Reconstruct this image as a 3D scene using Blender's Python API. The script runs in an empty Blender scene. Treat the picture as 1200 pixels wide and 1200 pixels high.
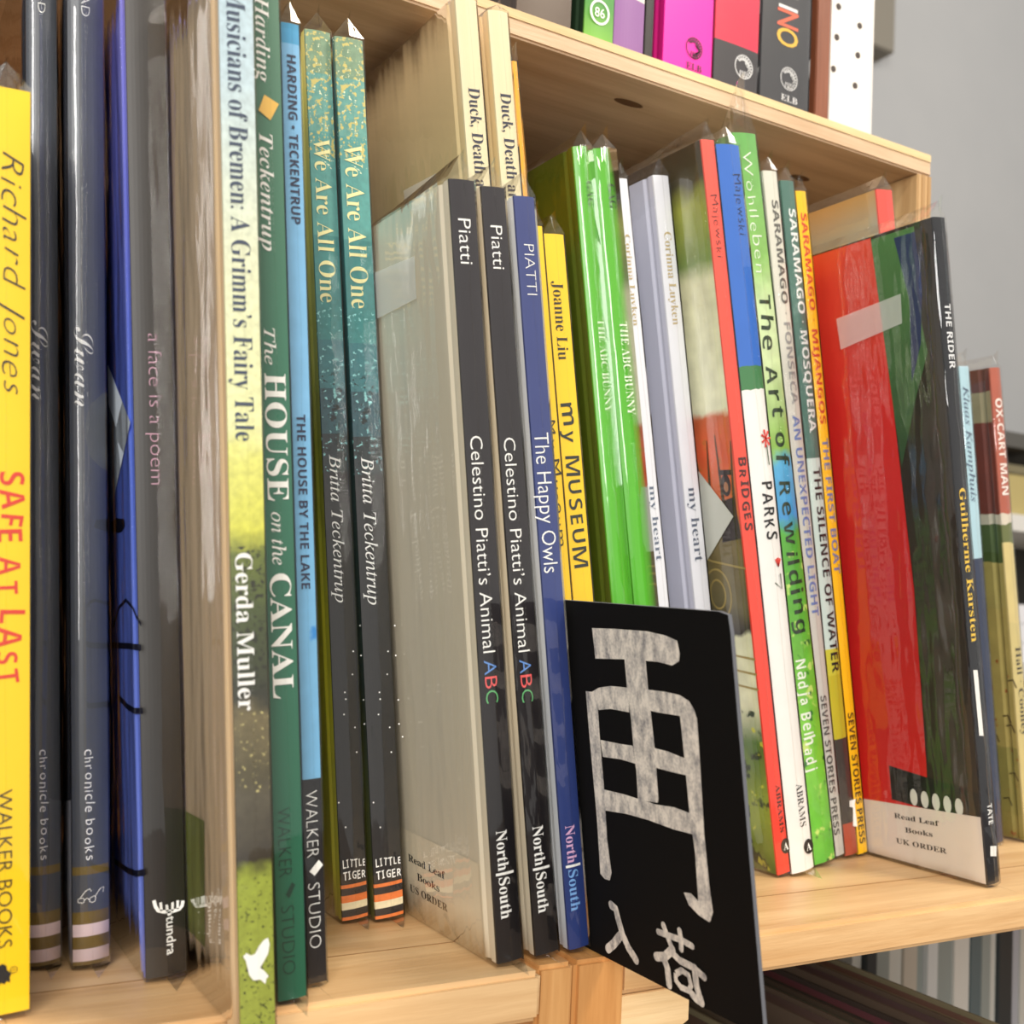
import bpy, bmesh, math, random
from mathutils import Vector, Matrix

scene = bpy.context.scene
col = scene.collection
PI = math.pi

# ------------------------------------------------------------------ camera, world, lights, exposure
cam_data = bpy.data.cameras.new('camera')
cam_data.sensor_width = 36.0
cam_data.lens = 40.0711
cam_data.clip_start = 0.01
cam = bpy.data.objects.new('camera', cam_data)
col.objects.link(cam)
cam.matrix_world = Matrix(((0.860973, -0.080834, -0.502186, -0.230819), (-0.506262, -0.040630, -0.861422, -0.380254), (0.049228, 0.995899, -0.075904, 0.139526), (0, 0, 0, 1)))
cam_data.dof.use_dof = True
cam_data.dof.focus_distance = 0.50
cam_data.dof.aperture_fstop = 14.0
scene.camera = cam

world = bpy.data.worlds.new('world')
scene.world = world
world.use_nodes = True
world.node_tree.nodes['Background'].inputs[0].default_value = (1.0, 0.96, 0.90, 1)
world.node_tree.nodes['Background'].inputs[1].default_value = 0.58

def area(name, loc, target, sx, sy, power, color):
    d = bpy.data.lights.new(name, 'AREA')
    d.shape = 'RECTANGLE'; d.size = sx; d.size_y = sy; d.energy = power; d.color = color
    o = bpy.data.objects.new(name, d); col.objects.link(o)
    o.location = loc
    o.rotation_euler = (Vector(target) - Vector(loc)).to_track_quat('-Z', 'Y').to_euler()
    return o
area('ceiling_lamp_right', (0.85, -0.95, 1.75), (0.1, 0.0, 0.1), 0.45, 0.25, 26, (1.0, 0.90, 0.76))
area('ceiling_lamp_left', (-0.75, -1.25, 1.75), (0.0, 0.0, 0.15), 0.9, 0.3, 16, (1.0, 0.93, 0.84))
area('added_front_fill', (-1.5, -2.3, 0.75), (0.0, 0.1, 0.2), 0.9, 1.7, 62, (1.0, 0.98, 0.95))  # added tall fill from front left, for streaks on spines and left-facing covers
area('background_lamp', (1.9, -0.3, 1.9), (1.5, 1.1, 0.7), 0.8, 0.4, 14, (1.0, 0.97, 0.92))

scene.view_settings.view_transform = 'Standard'
scene.view_settings.look = 'None'
scene.view_settings.gamma = 1.0
scene.view_settings.use_curve_mapping = False
scene.view_settings.exposure = 0.0
scene.cycles.transparent_max_bounces = 48
scene.cycles.max_bounces = 10

# ------------------------------------------------------------------ materials
def lin(c):
    out = []
    for v in c[:3]:
        v /= 255.0
        out.append(v/12.92 if v <= 0.04045 else ((v+0.055)/1.055)**2.4)
    return (out[0], out[1], out[2], 1.0)

_mc = {}
def new_mat(name):
    m = bpy.data.materials.new(name); m.use_nodes = True
    nt = m.node_tree
    return m, nt, nt.nodes['Principled BSDF']

def plain(rgb, rough=0.5, name='paper', coat=0.0, metal=0.0):
    k = (tuple(rgb), rough, coat, metal)
    if k in _mc: return _mc[k]
    m, nt, b = new_mat(name)
    b.inputs['Base Color'].default_value = lin(rgb)
    b.inputs['Roughness'].default_value = rough
    b.inputs['Metallic'].default_value = metal
    b.inputs['Coat Weight'].default_value = coat
    _mc[k] = m
    return m

def N(nt, typ, **kw):
    n = nt.nodes.new(typ)
    for k, v in kw.items(): setattr(n, k, v)
    return n

def axis_value(nt, axis):
    tc = N(nt, 'ShaderNodeTexCoord'); sx = N(nt, 'ShaderNodeSeparateXYZ')
    nt.links.new(tc.outputs['Object'], sx.inputs[0])
    return tc, sx.outputs[axis]

def mathn(nt, op, a, b=None, c=None, clamp=False):
    n = N(nt, 'ShaderNodeMath', operation=op); n.use_clamp = clamp
    for i, v in enumerate((a, b, c)):
        if v is None: continue
        if isinstance(v, (int, float)): n.inputs[i].default_value = v
        else: nt.links.new(v, n.inputs[i])
    return n.outputs[0]

def mixc(nt, fac, a, b, mode='MIX'):
    n = N(nt, 'ShaderNodeMix', data_type='RGBA', blend_type=mode)
    for i, v in ((0, fac), (6, a), (7, b)):
        if isinstance(v, (int, float)): n.inputs[i].default_value = v
        elif isinstance(v, tuple): n.inputs[i].default_value = v
        else: nt.links.new(v, n.inputs[i])
    return n.outputs[2]

def noise(nt, vec, scale, detail=4, stretch=(1, 1, 1)):
    mp = N(nt, 'ShaderNodeMapping'); mp.inputs['Scale'].default_value = stretch
    nt.links.new(vec, mp.inputs[0])
    n = N(nt, 'ShaderNodeTexNoise'); n.inputs['Scale'].default_value = scale; n.inputs['Detail'].default_value = detail
    nt.links.new(mp.outputs[0], n.inputs['Vector'])
    return n.outputs['Fac']

def art(name, stops, lo, hi, interp='LINEAR', wob=0.0, wob_scale=60, mottle=0.0, mottle_scale=200, specks=None, axis='Z', rough=0.45, streak=(1, 1, 1)):
    """printed paper: colours along one axis of the book in metres, an irregular edge (wob), mottled ink and specks"""
    m, nt, b = new_mat(name)
    tc, v = axis_value(nt, axis)
    ob = tc.outputs['Object']
    if wob:
        nz = noise(nt, ob, wob_scale, 5)
        v = mathn(nt, 'MULTIPLY_ADD', mathn(nt, 'SUBTRACT', nz, 0.5), wob*2, v)
    f = N(nt, 'ShaderNodeMapRange'); nt.links.new(v, f.inputs[0])
    f.inputs[1].default_value = lo; f.inputs[2].default_value = hi
    r = N(nt, 'ShaderNodeValToRGB'); r.color_ramp.interpolation = interp
    nt.links.new(f.outputs[0], r.inputs[0])
    e = r.color_ramp.elements
    while len(e) > 1: e.remove(e[-1])
    st = sorted(stops)
    for i, (p, c) in enumerate(st):
        q = min(1, max(0, (p-lo)/(hi-lo)))
        el = e[0] if i == 0 else e.new(q)
        if i == 0: el.position = q
        el.color = lin(c)
    out = r.outputs[0]
    if mottle:
        nz = noise(nt, ob, mottle_scale, 6, streak)
        w = mathn(nt, 'MULTIPLY_ADD', mathn(nt, 'SUBTRACT', nz, 0.5), mottle*2, 1.0)
        cm = N(nt, 'ShaderNodeCombineColor')
        for i in range(3): nt.links.new(w, cm.inputs[i])
        out = mixc(nt, 1.0, out, cm.outputs[0], 'MULTIPLY')
    for sp in (specks or []):
        c, scale, thr, z0, z1 = sp
        nz = noise(nt, ob, scale, 3)
        g = N(nt, 'ShaderNodeMapRange'); nt.links.new(nz, g.inputs[0]); g.inputs[1].default_value = thr; g.inputs[2].default_value = thr+0.06
        tc2, z = axis_value(nt, axis)
        zz = mathn(nt, 'MULTIPLY', mathn(nt, 'GREATER_THAN', z, z0), mathn(nt, 'LESS_THAN', z, z1))
        out = mixc(nt, mathn(nt, 'MULTIPLY', g.outputs[0], zz), out, lin(c))
    nt.links.new(out, b.inputs['Base Color'])
    b.inputs['Roughness'].default_value = rough
    return m

def wood(name, axis, a=(226, 188, 138), b_=(196, 150, 98), knots=0.0, rough=0.42):
    m, nt, b = new_mat(name)
    tc = N(nt, 'ShaderNodeTexCoord'); ob = tc.outputs['Object']
    st = {'X': (1, 14, 14), 'Y': (14, 1, 14), 'Z': (14, 14, 1)}[axis]
    n1 = noise(nt, ob, 5, 6, st); n2 = noise(nt, ob, 30, 4, st); n3 = noise(nt, ob, 3, 2)
    t = mathn(nt, 'ADD', mathn(nt, 'MULTIPLY', n1, 0.65), mathn(nt, 'MULTIPLY', n2, 0.25))
    t = mathn(nt, 'ADD', t, mathn(nt, 'MULTIPLY', n3, 0.2))
    r = N(nt, 'ShaderNodeValToRGB'); nt.links.new(t, r.inputs[0])
    r.color_ramp.elements[0].position = 0.38; r.color_ramp.elements[0].color = lin(b_)
    r.color_ramp.elements[1].position = 0.66; r.color_ramp.elements[1].color = lin(a)
    nt.links.new(r.outputs[0], b.inputs['Base Color'])
    b.inputs['Roughness'].default_value = rough
    bp = N(nt, 'ShaderNodeBump'); bp.inputs['Strength'].default_value = 0.12; bp.inputs['Distance'].default_value = 0.002
    nt.links.new(n2, bp.inputs['Height']); nt.links.new(bp.outputs[0], b.inputs['Normal'])
    return m

def film(name, base=0.045, wave=0.5, tint=(0.985, 0.985, 0.98, 1), rough=0.035, gain=1.65, dist=0.0035):
    """clear plastic film: mostly see-through, with a Fresnel gloss and rippled normals"""
    m = bpy.data.materials.new(name); m.use_nodes = True
    nt = m.node_tree; nt.nodes.clear()
    out = N(nt, 'ShaderNodeOutputMaterial'); mx = N(nt, 'ShaderNodeMixShader')
    tr = N(nt, 'ShaderNodeBsdfTransparent'); gl = N(nt, 'ShaderNodeBsdfGlossy')
    tr.inputs[0].default_value = tint; gl.inputs['Roughness'].default_value = rough
    tc = N(nt, 'ShaderNodeTexCoord')
    nz = noise(nt, tc.outputs['Object'], 42, 2, (1.2, 1.2, 0.25)); nz2 = noise(nt, tc.outputs['Object'], 260, 2, (1, 1, 0.25))
    hsum = mathn(nt, 'ADD', nz, mathn(nt, 'MULTIPLY', nz2, 0.035))
    bp = N(nt, 'ShaderNodeBump'); bp.inputs['Strength'].default_value = wave; bp.inputs['Distance'].default_value = dist
    nt.links.new(hsum, bp.inputs['Height']); nt.links.new(bp.outputs[0], gl.inputs['Normal'])
    ge = N(nt, 'ShaderNodeNewGeometry')
    dt = N(nt, 'ShaderNodeVectorMath', operation='DOT_PRODUCT')
    nt.links.new(ge.outputs['Incoming'], dt.inputs[0]); nt.links.new(bp.outputs[0], dt.inputs[1])
    a = mathn(nt, 'SUBTRACT', 1.0, mathn(nt, 'ABSOLUTE', dt.outputs['Value']), clamp=True)
    fr = mathn(nt, 'MULTIPLY_ADD', mathn(nt, 'POWER', a, 5.0), gain*(1-base), base*gain, clamp=True)
    nt.links.new(fr, mx.inputs[0]); nt.links.new(tr.outputs[0], mx.inputs[1]); nt.links.new(gl.outputs[0], mx.inputs[2])
    nt.links.new(mx.outputs[0], out.inputs[0])
    return m

def tape_mat():
    m, nt, b = new_mat('frosted_tape')
    b.inputs['Base Color'].default_value = (0.85, 0.85, 0.82, 1); b.inputs['Alpha'].default_value = 0.4
    b.inputs['Roughness'].default_value = 0.35
    return m

FILM = film('clear_plastic_film')
CRINKLED = film('crinkled_plastic_film', wave=0.6, dist=0.005)
TAPE = tape_mat()
PAGES = plain((232, 226, 210), 0.8, 'page_paper')
WHITE = plain((244, 243, 238), 0.55, 'white_paper')
PINE_X = wood('pine_along', 'X'); PINE_Z = wood('pine_upright', 'Z', (216, 164, 104), (182, 124, 66))
PINE_DARK = wood('pine_plywood', 'X', (216, 186, 152), (186, 152, 116))

# ------------------------------------------------------------------ mesh helpers
def link(name, bm, mats, parent=None, smooth=False):
    me = bpy.data.meshes.new(name)
    bm.normal_update()
    bm.to_mesh(me); bm.free()
    o = bpy.data.objects.new(name, me); col.objects.link(o)
    for m in (mats if isinstance(mats, (list, tuple)) else [mats]): me.materials.append(m)
    if smooth:
        for p in me.polygons: p.use_smooth = True
    if parent: o.parent = parent
    return o

def tag(o, label, cat, group=None):
    o['label'] = label; o['category'] = cat
    if group: o['group'] = group
    return o

def thing(name, loc, label, cat, group=None, rot=(0, 0, 0)):
    o = bpy.data.objects.new(name, None); col.objects.link(o)
    o.empty_display_size = 0.02
    o.location = loc; o.rotation_euler = rot
    return tag(o, label, cat, group)

def box(bm, x0, x1, y0, y1, z0, z1, bev=0.0, mi=0):
    r = bmesh.ops.create_cube(bm, size=1)
    vs = r['verts']
    for v in vs:
        v.co = Vector((x0 if v.co.x < 0 else x1, y0 if v.co.y < 0 else y1, z0 if v.co.z < 0 else z1))
    fs = set(f for v in vs for f in v.link_faces)
    for f in fs: f.material_index = mi
    if bev:
        es = list(set(e for v in vs for e in v.link_edges))
        bmesh.ops.bevel(bm, geom=es, offset=bev, segments=2, affect='EDGES')
    return bm

def box_obj(name, dims, mat, parent=None, bev=0.0):
    bm = bmesh.new(); box(bm, *dims, bev=bev)
    return link(name, bm, mat, parent)

def prism(bm, pts, z0, z1, mi=0):
    lo = [bm.verts.new((x, y, z0)) for x, y in pts]; hi = [bm.verts.new((x, y, z1)) for x, y in pts]
    n = len(pts)
    fs = [bm.faces.new(lo[::-1]), bm.faces.new(hi)]
    for i in range(n):
        fs.append(bm.faces.new((lo[i], lo[(i+1) % n], hi[(i+1) % n], hi[i])))
    for f in fs: f.material_index = mi

# flat marks: polygons and brush strokes in a (u,v) plane, placed by a mapping function
def poly(bm, pts, mp, mi=0):
    f = bm.faces.new([bm.verts.new(mp(*p)) for p in pts]); f.material_index = mi

def ribbon(bm, pts, w, mp, mi=0, taper=None):
    pts = [Vector(p) for p in pts]
    L, R = [], []
    for i, p in enumerate(pts):
        d = (pts[min(i+1, len(pts)-1)] - pts[max(i-1, 0)])
        d = d.normalized() if d.length else Vector((1, 0))
        n = Vector((-d.y, d.x))
        ww = (w[i] if isinstance(w, (list, tuple)) else w)*0.5
        L.append(p+n*ww); R.append(p-n*ww)
    for i in range(len(pts)-1):
        poly(bm, [L[i], R[i], R[i+1], L[i+1]], mp, mi)

def ring(cx, cy, rx, ry, n=20, a0=0, a1=2*PI):
    return [(cx+rx*math.cos(a0+(a1-a0)*i/n), cy+ry*math.sin(a0+(a1-a0)*i/n)) for i in range(n+1)]

# ------------------------------------------------------------------ lettering
def alpha(up, lo, exc=None):
    d = {}
    for i in range(26):
        d[chr(65+i)] = chr(up+i); d[chr(97+i)] = chr(lo+i)
    d.update(exc or {})
    return d
FONTS = {   # style: (letter map, thickness offset)
    'sans': ({}, -0.008), 'sansm': ({}, 0.012), 'light': ({}, -0.020),
    'bold': (alpha(0x1D5D4, 0x1D5EE), 0.0),
    'serif': (alpha(0x1D400, 0x1D41A), -0.007), 'serifb': (alpha(0x1D400, 0x1D41A), 0.0),
    'ital': (alpha(0x1D434, 0x1D44E, {'h': chr(0x210E)}), 0.0), 'italb': (alpha(0x1D468, 0x1D482), -0.006),
    'script': (alpha(0x1D4D0, 0x1D4EA), -0.012),
}
_gc = {}
def glyphs(text, font):
    k = (text, font)
    if k in _gc: return _gc[k]
    mp, off = FONTS[font]
    cu = bpy.data.curves.new('lettering', 'FONT')
    cu.body = ''.join(mp.get(c, c) for c in text)
    cu.resolution_u = 3; cu.offset = off; cu.fill_mode = 'FRONT'
    o = bpy.data.objects.new('lettering', cu); col.objects.link(o)
    dg = bpy.context.evaluated_depsgraph_get()
    me = bpy.data.meshes.new_from_object(o.evaluated_get(dg))
    vs = [tuple(v.co[:2]) for v in me.vertices]; fs = [tuple(p.vertices) for p in me.polygons]
    bpy.data.objects.remove(o); bpy.data.curves.remove(cu); bpy.data.meshes.remove(me)
    _gc[k] = (vs, fs)
    return _gc[k]

def hand_glyphs(text, seed, thin=0.012, shear=0.0):
    """uneven hand lettering: each letter placed, tilted and sized on its own"""
    rnd = random.Random(seed)
    FONTS['_h%g' % thin] = ({}, -thin) if thin >= 0 else (FONTS['bold'][0], thin*0.4+0.0)
    vs, fs, x = [], [], 0.0
    for ch in text:
        if ch == ' ': x += 0.34; continue
        gv, gf = glyphs(ch, '_h%g' % thin)
        x0 = min(v[0] for v in gv); x1 = max(v[0] for v in gv)
        a = rnd.uniform(-0.16, 0.16); s = rnd.uniform(0.86, 1.1); dy = rnd.uniform(-0.06, 0.06)
        ca, sa = math.cos(a)*s, math.sin(a)*s
        base = len(vs); cx = (x0+x1)/2
        for (gx, gy) in gv:
            gx -= cx
            vs.append((x+(x1-x0)/2+gx*ca-gy*sa*0.6+shear*gy, gx*sa+gy*ca+dy))
        fs += [tuple(i+base for i in f) for f in gf]
        x += (x1-x0)+0.17
    return vs, fs

def text_block(bm, text, font, mp, mi, **kw):
    """letters into the unit frame (0..1 along, 0 baseline .. 1 cap height), sent through mp(s,t)"""
    vs, fs = hand_glyphs(text, kw.get('seed', 1), kw.get('thin', 0.008), kw.get('shear', 0.0)) if font == 'hand' else glyphs(text, font)
    x0 = min(v[0] for v in vs); x1 = max(v[0] for v in vs)
    bv = [bm.verts.new(mp((x-x0)/(x1-x0), y/0.71)) for x, y in vs]
    for f in fs:
        try: bm.faces.new([bv[i] for i in f]).material_index = mi
        except ValueError: pass

# ------------------------------------------------------------------ the books
DATA = {
'B': {
 'yellow': {'x': -0.1828, 'y': 0.0144, 'w': 0.0145, 'h': 0.2963, 'd': 0.2, 'lean': -0.0746},
 'swan1': {'x': -0.1623, 'y': 0.06, 'w': 0.0105, 'h': 0.372, 'd': 0.2, 'lean': -0.0789},
 'swan2': {'x': -0.1484, 'y': 0.0552, 'w': 0.0124, 'h': 0.372, 'd': 0.2, 'lean': -0.08},
 'face': {'x': -0.128, 'y': 0.0321, 'w': 0.0138, 'h': 0.365, 'd': 0.22, 'lean': -0.0932},
 'music': {'x': -0.113, 'y': -0.0281, 'w': 0.011, 'h': 0.35, 'd': 0.215, 'lean': -0.0904},
 'green': {'x': -0.0934, 'y': -0.0061, 'w': 0.0098, 'h': 0.365, 'd': 0.24, 'lean': -0.0957},
 'lake': {'x': -0.0782, 'y': 0.0063, 'w': 0.0067, 'h': 0.343, 'd': 0.22, 'lean': -0.0967},
 'we1': {'x': -0.0381, 'y': 0.0739, 'w': 0.0114, 'h': 0.3792, 'd': 0.2, 'lean': -0.1101},
 'we2': {'x': -0.0243, 'y': 0.071, 'w': 0.0129, 'h': 0.3787, 'd': 0.2, 'lean': -0.1141},
 'pia1': {'x': -0.0049, 'y': 0.0009, 'w': 0.0108, 'h': 0.3004, 'd': 0.215, 'lean': -0.1292},
 'pia2': {'x': 0.0139, 'y': 0.004, 'w': 0.0105, 'h': 0.3024, 'd': 0.215, 'lean': -0.1393},
 'owl': {'x': 0.0307, 'y': 0.0057, 'w': 0.0093, 'h': 0.3027, 'd': 0.215, 'lean': -0.1421},
 'duck1': {'x': 0.0537, 'y': 0.078, 'w': 0.011, 'h': 0.4201, 'd': 0.2, 'lean': -0.1469},
 'duck2': {'x': 0.0719, 'y': 0.078, 'w': 0.0106, 'h': 0.4197, 'd': 0.2, 'lean': -0.1489},
 'orange': {'x': 0.0837, 'y': 0.078, 'w': 0.0029, 'h': 0.3988, 'd': 0.2, 'lean': -0.1508},
 'mus2': {'x': 0.0866, 'y': 0.079, 'w': 0.0068, 'h': 0.3212, 'd': 0.18, 'lean': -0.1489},
 'mus1': {'x': 0.0951, 'y': 0.079, 'w': 0.0113, 'h': 0.319, 'd': 0.18, 'lean': -0.1518},
 'gag1': {'x': 0.1232, 'y': 0.085, 'w': 0.0113, 'h': 0.3695, 'd': 0.21, 'lean': -0.1584},
 'gag2': {'x': 0.1378, 'y': 0.085, 'w': 0.0141, 'h': 0.3718, 'd': 0.21, 'lean': -0.1656},
 'my1': {'x': 0.1577, 'y': 0.09, 'w': 0.0066, 'h': 0.3628, 'd': 0.21, 'lean': -0.1721},
 'my2': {'x': 0.189, 'y': 0.098, 'w': 0.0102, 'h': 0.374, 'd': 0.21, 'lean': -0.1732},
 'bridges': {'x': 0.2064, 'y': 0.0731, 'w': 0.0086, 'h': 0.389, 'd': 0.21, 'lean': -0.1816},
 'parks': {'x': 0.216, 'y': 0.0726, 'w': 0.0157, 'h': 0.3887, 'd': 0.21, 'lean': -0.1818},
 'rew': {'x': 0.2429, 'y': 0.084, 'w': 0.0166, 'h': 0.405, 'd': 0.22, 'lean': -0.1903},
 'sar1': {'x': 0.2686, 'y': 0.0955, 'w': 0.0103, 'h': 0.3939, 'd': 0.2, 'lean': -0.1764},
 'sar2': {'x': 0.2797, 'y': 0.0955, 'w': 0.009899999999999999, 'h': 0.391, 'd': 0.2, 'lean': -0.1714},
 'sar3': {'x': 0.291, 'y': 0.0965, 'w': 0.0078, 'h': 0.3879, 'd': 0.2, 'lean': -0.1686},
 'rider': {'x': 0.3027, 'y': 0.018, 'w': 0.0093, 'h': 0.3548, 'd': 0.23, 'lean': -0.1539},
 'red': {'x': 0.3281, 'y': 0.07, 'w': 0.0128, 'h': 0.3896, 'd': 0.2, 'lean': -0.1684},
 'bluet': {'x': 0.4043, 'y': 0.09, 'w': 0.0086, 'h': 0.3017, 'd': 0.19, 'lean': -0.1391},
 'ox': {'x': 0.4357, 'y': 0.09, 'w': 0.0098, 'h': 0.3053, 'd': 0.19, 'lean': -0.144},
 'updark': {'x': 0.057, 'y': 0.135, 'z': 0.4395, 'w': 0.0345, 'h': 0.25, 'd': 0.17, 'lean': 0.0},
 'upgreen': {'x': 0.1005, 'y': 0.135, 'z': 0.4395, 'w': 0.0195, 'h': 0.25, 'd': 0.17, 'lean': 0.0},
 'upwhite': {'x': 0.1205, 'y': 0.135, 'z': 0.4395, 'w': 0.0207, 'h': 0.25, 'd': 0.17, 'lean': 0.0},
 'upthin': {'x': 0.1424, 'y': 0.135, 'z': 0.4395, 'w': 0.0055, 'h': 0.25, 'd': 0.17, 'lean': 0.0},
 'upmag': {'x': 0.1558, 'y': 0.135, 'z': 0.4395, 'w': 0.0361, 'h': 0.25, 'd': 0.17, 'lean': 0.0},
 'upred': {'x': 0.1939, 'y': 0.135, 'z': 0.4395, 'w': 0.0342, 'h': 0.25, 'd': 0.17, 'lean': 0.0},
 'upino': {'x': 0.2309, 'y': 0.135, 'z': 0.4395, 'w': 0.0399, 'h': 0.25, 'd': 0.17, 'lean': 0.0},
},
'T': {
 'yellow': [
  ('Richard Jones', 'hand', (40, 34, 30), 0.2753, 0.1968, 0.42, 0.9, {'seed': 3, 'thin': 0.018, 'shear': 0.35}),
  ('SAFE AT LAST', 'hand', (214, 58, 34), 0.1719, 0.1049, 0.36, 0.84, {'seed': 5, 'thin': -0.022}),
  ('WALKER BOOKS', 'sans', (22, 22, 26), 0.0714, 0.0222, 0.36, 0.66, {}),
 ],
 'swan1': [
  ('READ', 'light', (240, 240, 236), 0.3595, 0.3449, 0.36, 0.62, {}),
  ('Swan', 'script', (240, 240, 236), 0.2317, 0.2028, 0.12, 0.72, {}),
  ('chronicle books', 'hand', (244, 245, 246), 0.0777, 0.0387, 0.34, 0.62, {'seed': 8, 'thin': 0.004}),
 ],
 'swan2': [
  ('READ', 'light', (240, 240, 236), 0.3607, 0.3459, 0.36, 0.62, {}),
  ('Swan', 'script', (240, 240, 236), 0.2307, 0.2015, 0.12, 0.72, {}),
  ('chronicle books', 'hand', (244, 245, 246), 0.078, 0.0386, 0.34, 0.62, {'seed': 8, 'thin': 0.004}),
 ],
 'face': [
  ('a face is a poem', 'light', (206, 158, 178), 0.2274, 0.1738, 0.36, 0.72, {}),
  ('tundra', 'sansm', (240, 240, 236), 0.0222, 0.0088, 0.5, 0.74, {}),
 ],
 'music': [
  ('Musicians of Bremen: A Grimm’s Fairy Tale', 'serif', (52, 66, 90), 0.3301, 0.1853, 0.2, 0.78, {}),
  ('Gerda Muller', 'serifb', (240, 240, 236), 0.15, 0.1007, 0.12, 0.62, {}),
 ],
 'green': [
  ('Harding', 'italb', (240, 240, 236), 0.3425, 0.3127, 0.12, 0.62, {}),
  ('Teckentrup', 'italb', (240, 240, 236), 0.295, 0.2545, 0.14, 0.64, {}),
  ('The', 'ital', (240, 240, 236), 0.2281, 0.2155, 0.12, 0.5, {}),
  ('HOUSE', 'serifb', (240, 240, 236), 0.2126, 0.1691, 0.1, 0.88, {}),
  ('on the', 'ital', (240, 240, 236), 0.1653, 0.1474, 0.2, 0.66, {}),
  ('CANAL', 'serifb', (240, 240, 236), 0.1445, 0.1023, 0.1, 0.86, {}),
  ('WALKER', 'light', (22, 58, 46), 0.0658, 0.0426, 0.12, 0.6, {}),
  ('STUDIO', 'light', (22, 58, 46), 0.0329, 0.0102, 0.16, 0.64, {}),
 ],
 'lake': [
  ('HARDING • TECKENTRUP', 'bold', (28, 36, 66), 0.3314, 0.2702, 0.26, 0.76, {}),
  ('THE HOUSE BY THE LAKE', 'bold', (28, 36, 66), 0.2018, 0.1398, 0.22, 0.7, {}),
  ('WALKER', 'light', (240, 240, 236), 0.0687, 0.0454, 0.1, 0.78, {}),
  ('STUDIO', 'light', (240, 240, 236), 0.0364, 0.0138, 0.1, 0.78, {}),
 ],
 'we1': [
  ('We Are All One', 'serif', (238, 230, 168), 0.3326, 0.2622, 0.14, 0.8, {}),
  ('Britta Teckentrup', 'ital', (240, 240, 236), 0.1974, 0.1347, 0.22, 0.66, {}),
 ],
 'we2': [
  ('We Are All One', 'serif', (238, 230, 168), 0.3323, 0.2614, 0.14, 0.8, {}),
  ('Britta Teckentrup', 'ital', (240, 240, 236), 0.1977, 0.1344, 0.22, 0.66, {}),
 ],
 'pia1': [
  ('Piatti', 'sans', (240, 240, 236), 0.2852, 0.2678, 0.22, 0.74, {}),
  ('Celestino Piatti’s Animal', 'sans', (240, 240, 236), 0.2019, 0.1192, 0.16, 0.66, {}),
  ('A', 'sans', (96, 140, 206), 0.1163, 0.1108, 0.16, 0.66, {}),
  ('B', 'sans', (226, 92, 92), 0.1101, 0.1056, 0.16, 0.66, {}),
  ('C', 'sans', (96, 170, 110), 0.1049, 0.1, 0.16, 0.66, {}),
  ('North', 'serifb', (240, 240, 236), 0.0515, 0.0363, 0.22, 0.66, {}),
  ('|', 'light', (240, 240, 236), 0.0356, 0.0346, 0.12, 0.84, {}),
  ('South', 'serifb', (240, 240, 236), 0.0337, 0.0181, 0.22, 0.66, {}),
 ],
 'pia2': [
  ('Piatti', 'sans', (240, 240, 236), 0.287, 0.2699, 0.24, 0.76, {}),
  ('Celestino Piatti’s Animal', 'sans', (240, 240, 236), 0.2037, 0.1198, 0.16, 0.66, {}),
  ('A', 'sans', (96, 140, 206), 0.1168, 0.1115, 0.16, 0.66, {}),
  ('B', 'sans', (226, 92, 92), 0.1108, 0.1058, 0.16, 0.66, {}),
  ('C', 'sans', (96, 170, 110), 0.1051, 0.1001, 0.16, 0.66, {}),
  ('North', 'serifb', (240, 240, 236), 0.0516, 0.0362, 0.22, 0.68, {}),
  ('|', 'light', (240, 240, 236), 0.0355, 0.0345, 0.12, 0.84, {}),
  ('South', 'serifb', (240, 240, 236), 0.0335, 0.0178, 0.22, 0.68, {}),
 ],
 'owl': [
  ('PIATTI', 'light', (240, 240, 236), 0.2833, 0.263, 0.26, 0.8, {}),
  ('The Happy Owls', 'sans', (240, 240, 236), 0.2078, 0.1517, 0.1, 0.84, {}),
  ('North', 'serifb', (214, 170, 206), 0.0507, 0.0357, 0.2, 0.68, {}),
  ('|', 'light', (240, 240, 236), 0.035, 0.034, 0.1, 0.84, {}),
  ('South', 'serifb', (120, 168, 224), 0.033, 0.0166, 0.2, 0.68, {}),
 ],
 'duck1': [
  ('Duck, Death and the Tulip', 'serif', (40, 42, 64), 0.3783, 0.2915, 0.24, 0.82, {}),
 ],
 'duck2': [
  ('Duck, Death and the Tulip', 'serif', (40, 42, 64), 0.3806, 0.2924, 0.24, 0.82, {}),
 ],
 'mus2': [
  ('My Museum', 'hand', (40, 36, 24), 0.2279, 0.1672, 0.1, 0.9, {'seed': 4}),
 ],
 'mus1': [
  ('Joanne Liu', 'serif', (48, 42, 26), 0.296, 0.2579, 0.2, 0.76, {}),
  ('my MUSEUM', 'hand', (36, 44, 40), 0.2372, 0.1572, 0.14, 0.84, {'seed': 6, 'thin': -0.03}),
 ],
 'gag1': [
  ('GAG', 'serif', (20, 60, 20), 0.3519, 0.3395, 0.4, 0.72, {}),
  ('THE ABC BUNNY', 'serif', (226, 240, 214), 0.2831, 0.2364, 0.36, 0.72, {}),
 ],
 'gag2': [
  ('GAG', 'serif', (20, 60, 20), 0.3538, 0.3413, 0.4, 0.72, {}),
  ('THE ABC BUNNY', 'serif', (226, 240, 214), 0.2841, 0.2369, 0.36, 0.72, {}),
 ],
 'my1': [
  ('Corinna Luyken', 'serif', (186, 166, 120), 0.3338, 0.2866, 0.2, 0.72, {}),
  ('my heart', 'serif', (96, 108, 128), 0.2038, 0.1648, 0.2, 0.8, {}),
 ],
 'my2': [
  ('Corinna Luyken', 'serif', (190, 170, 126), 0.3436, 0.2936, 0.3, 0.8, {}),
  ('my heart', 'serif', (84, 94, 114), 0.2062, 0.1661, 0.24, 0.8, {}),
 ],
 'bridges': [
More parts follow.
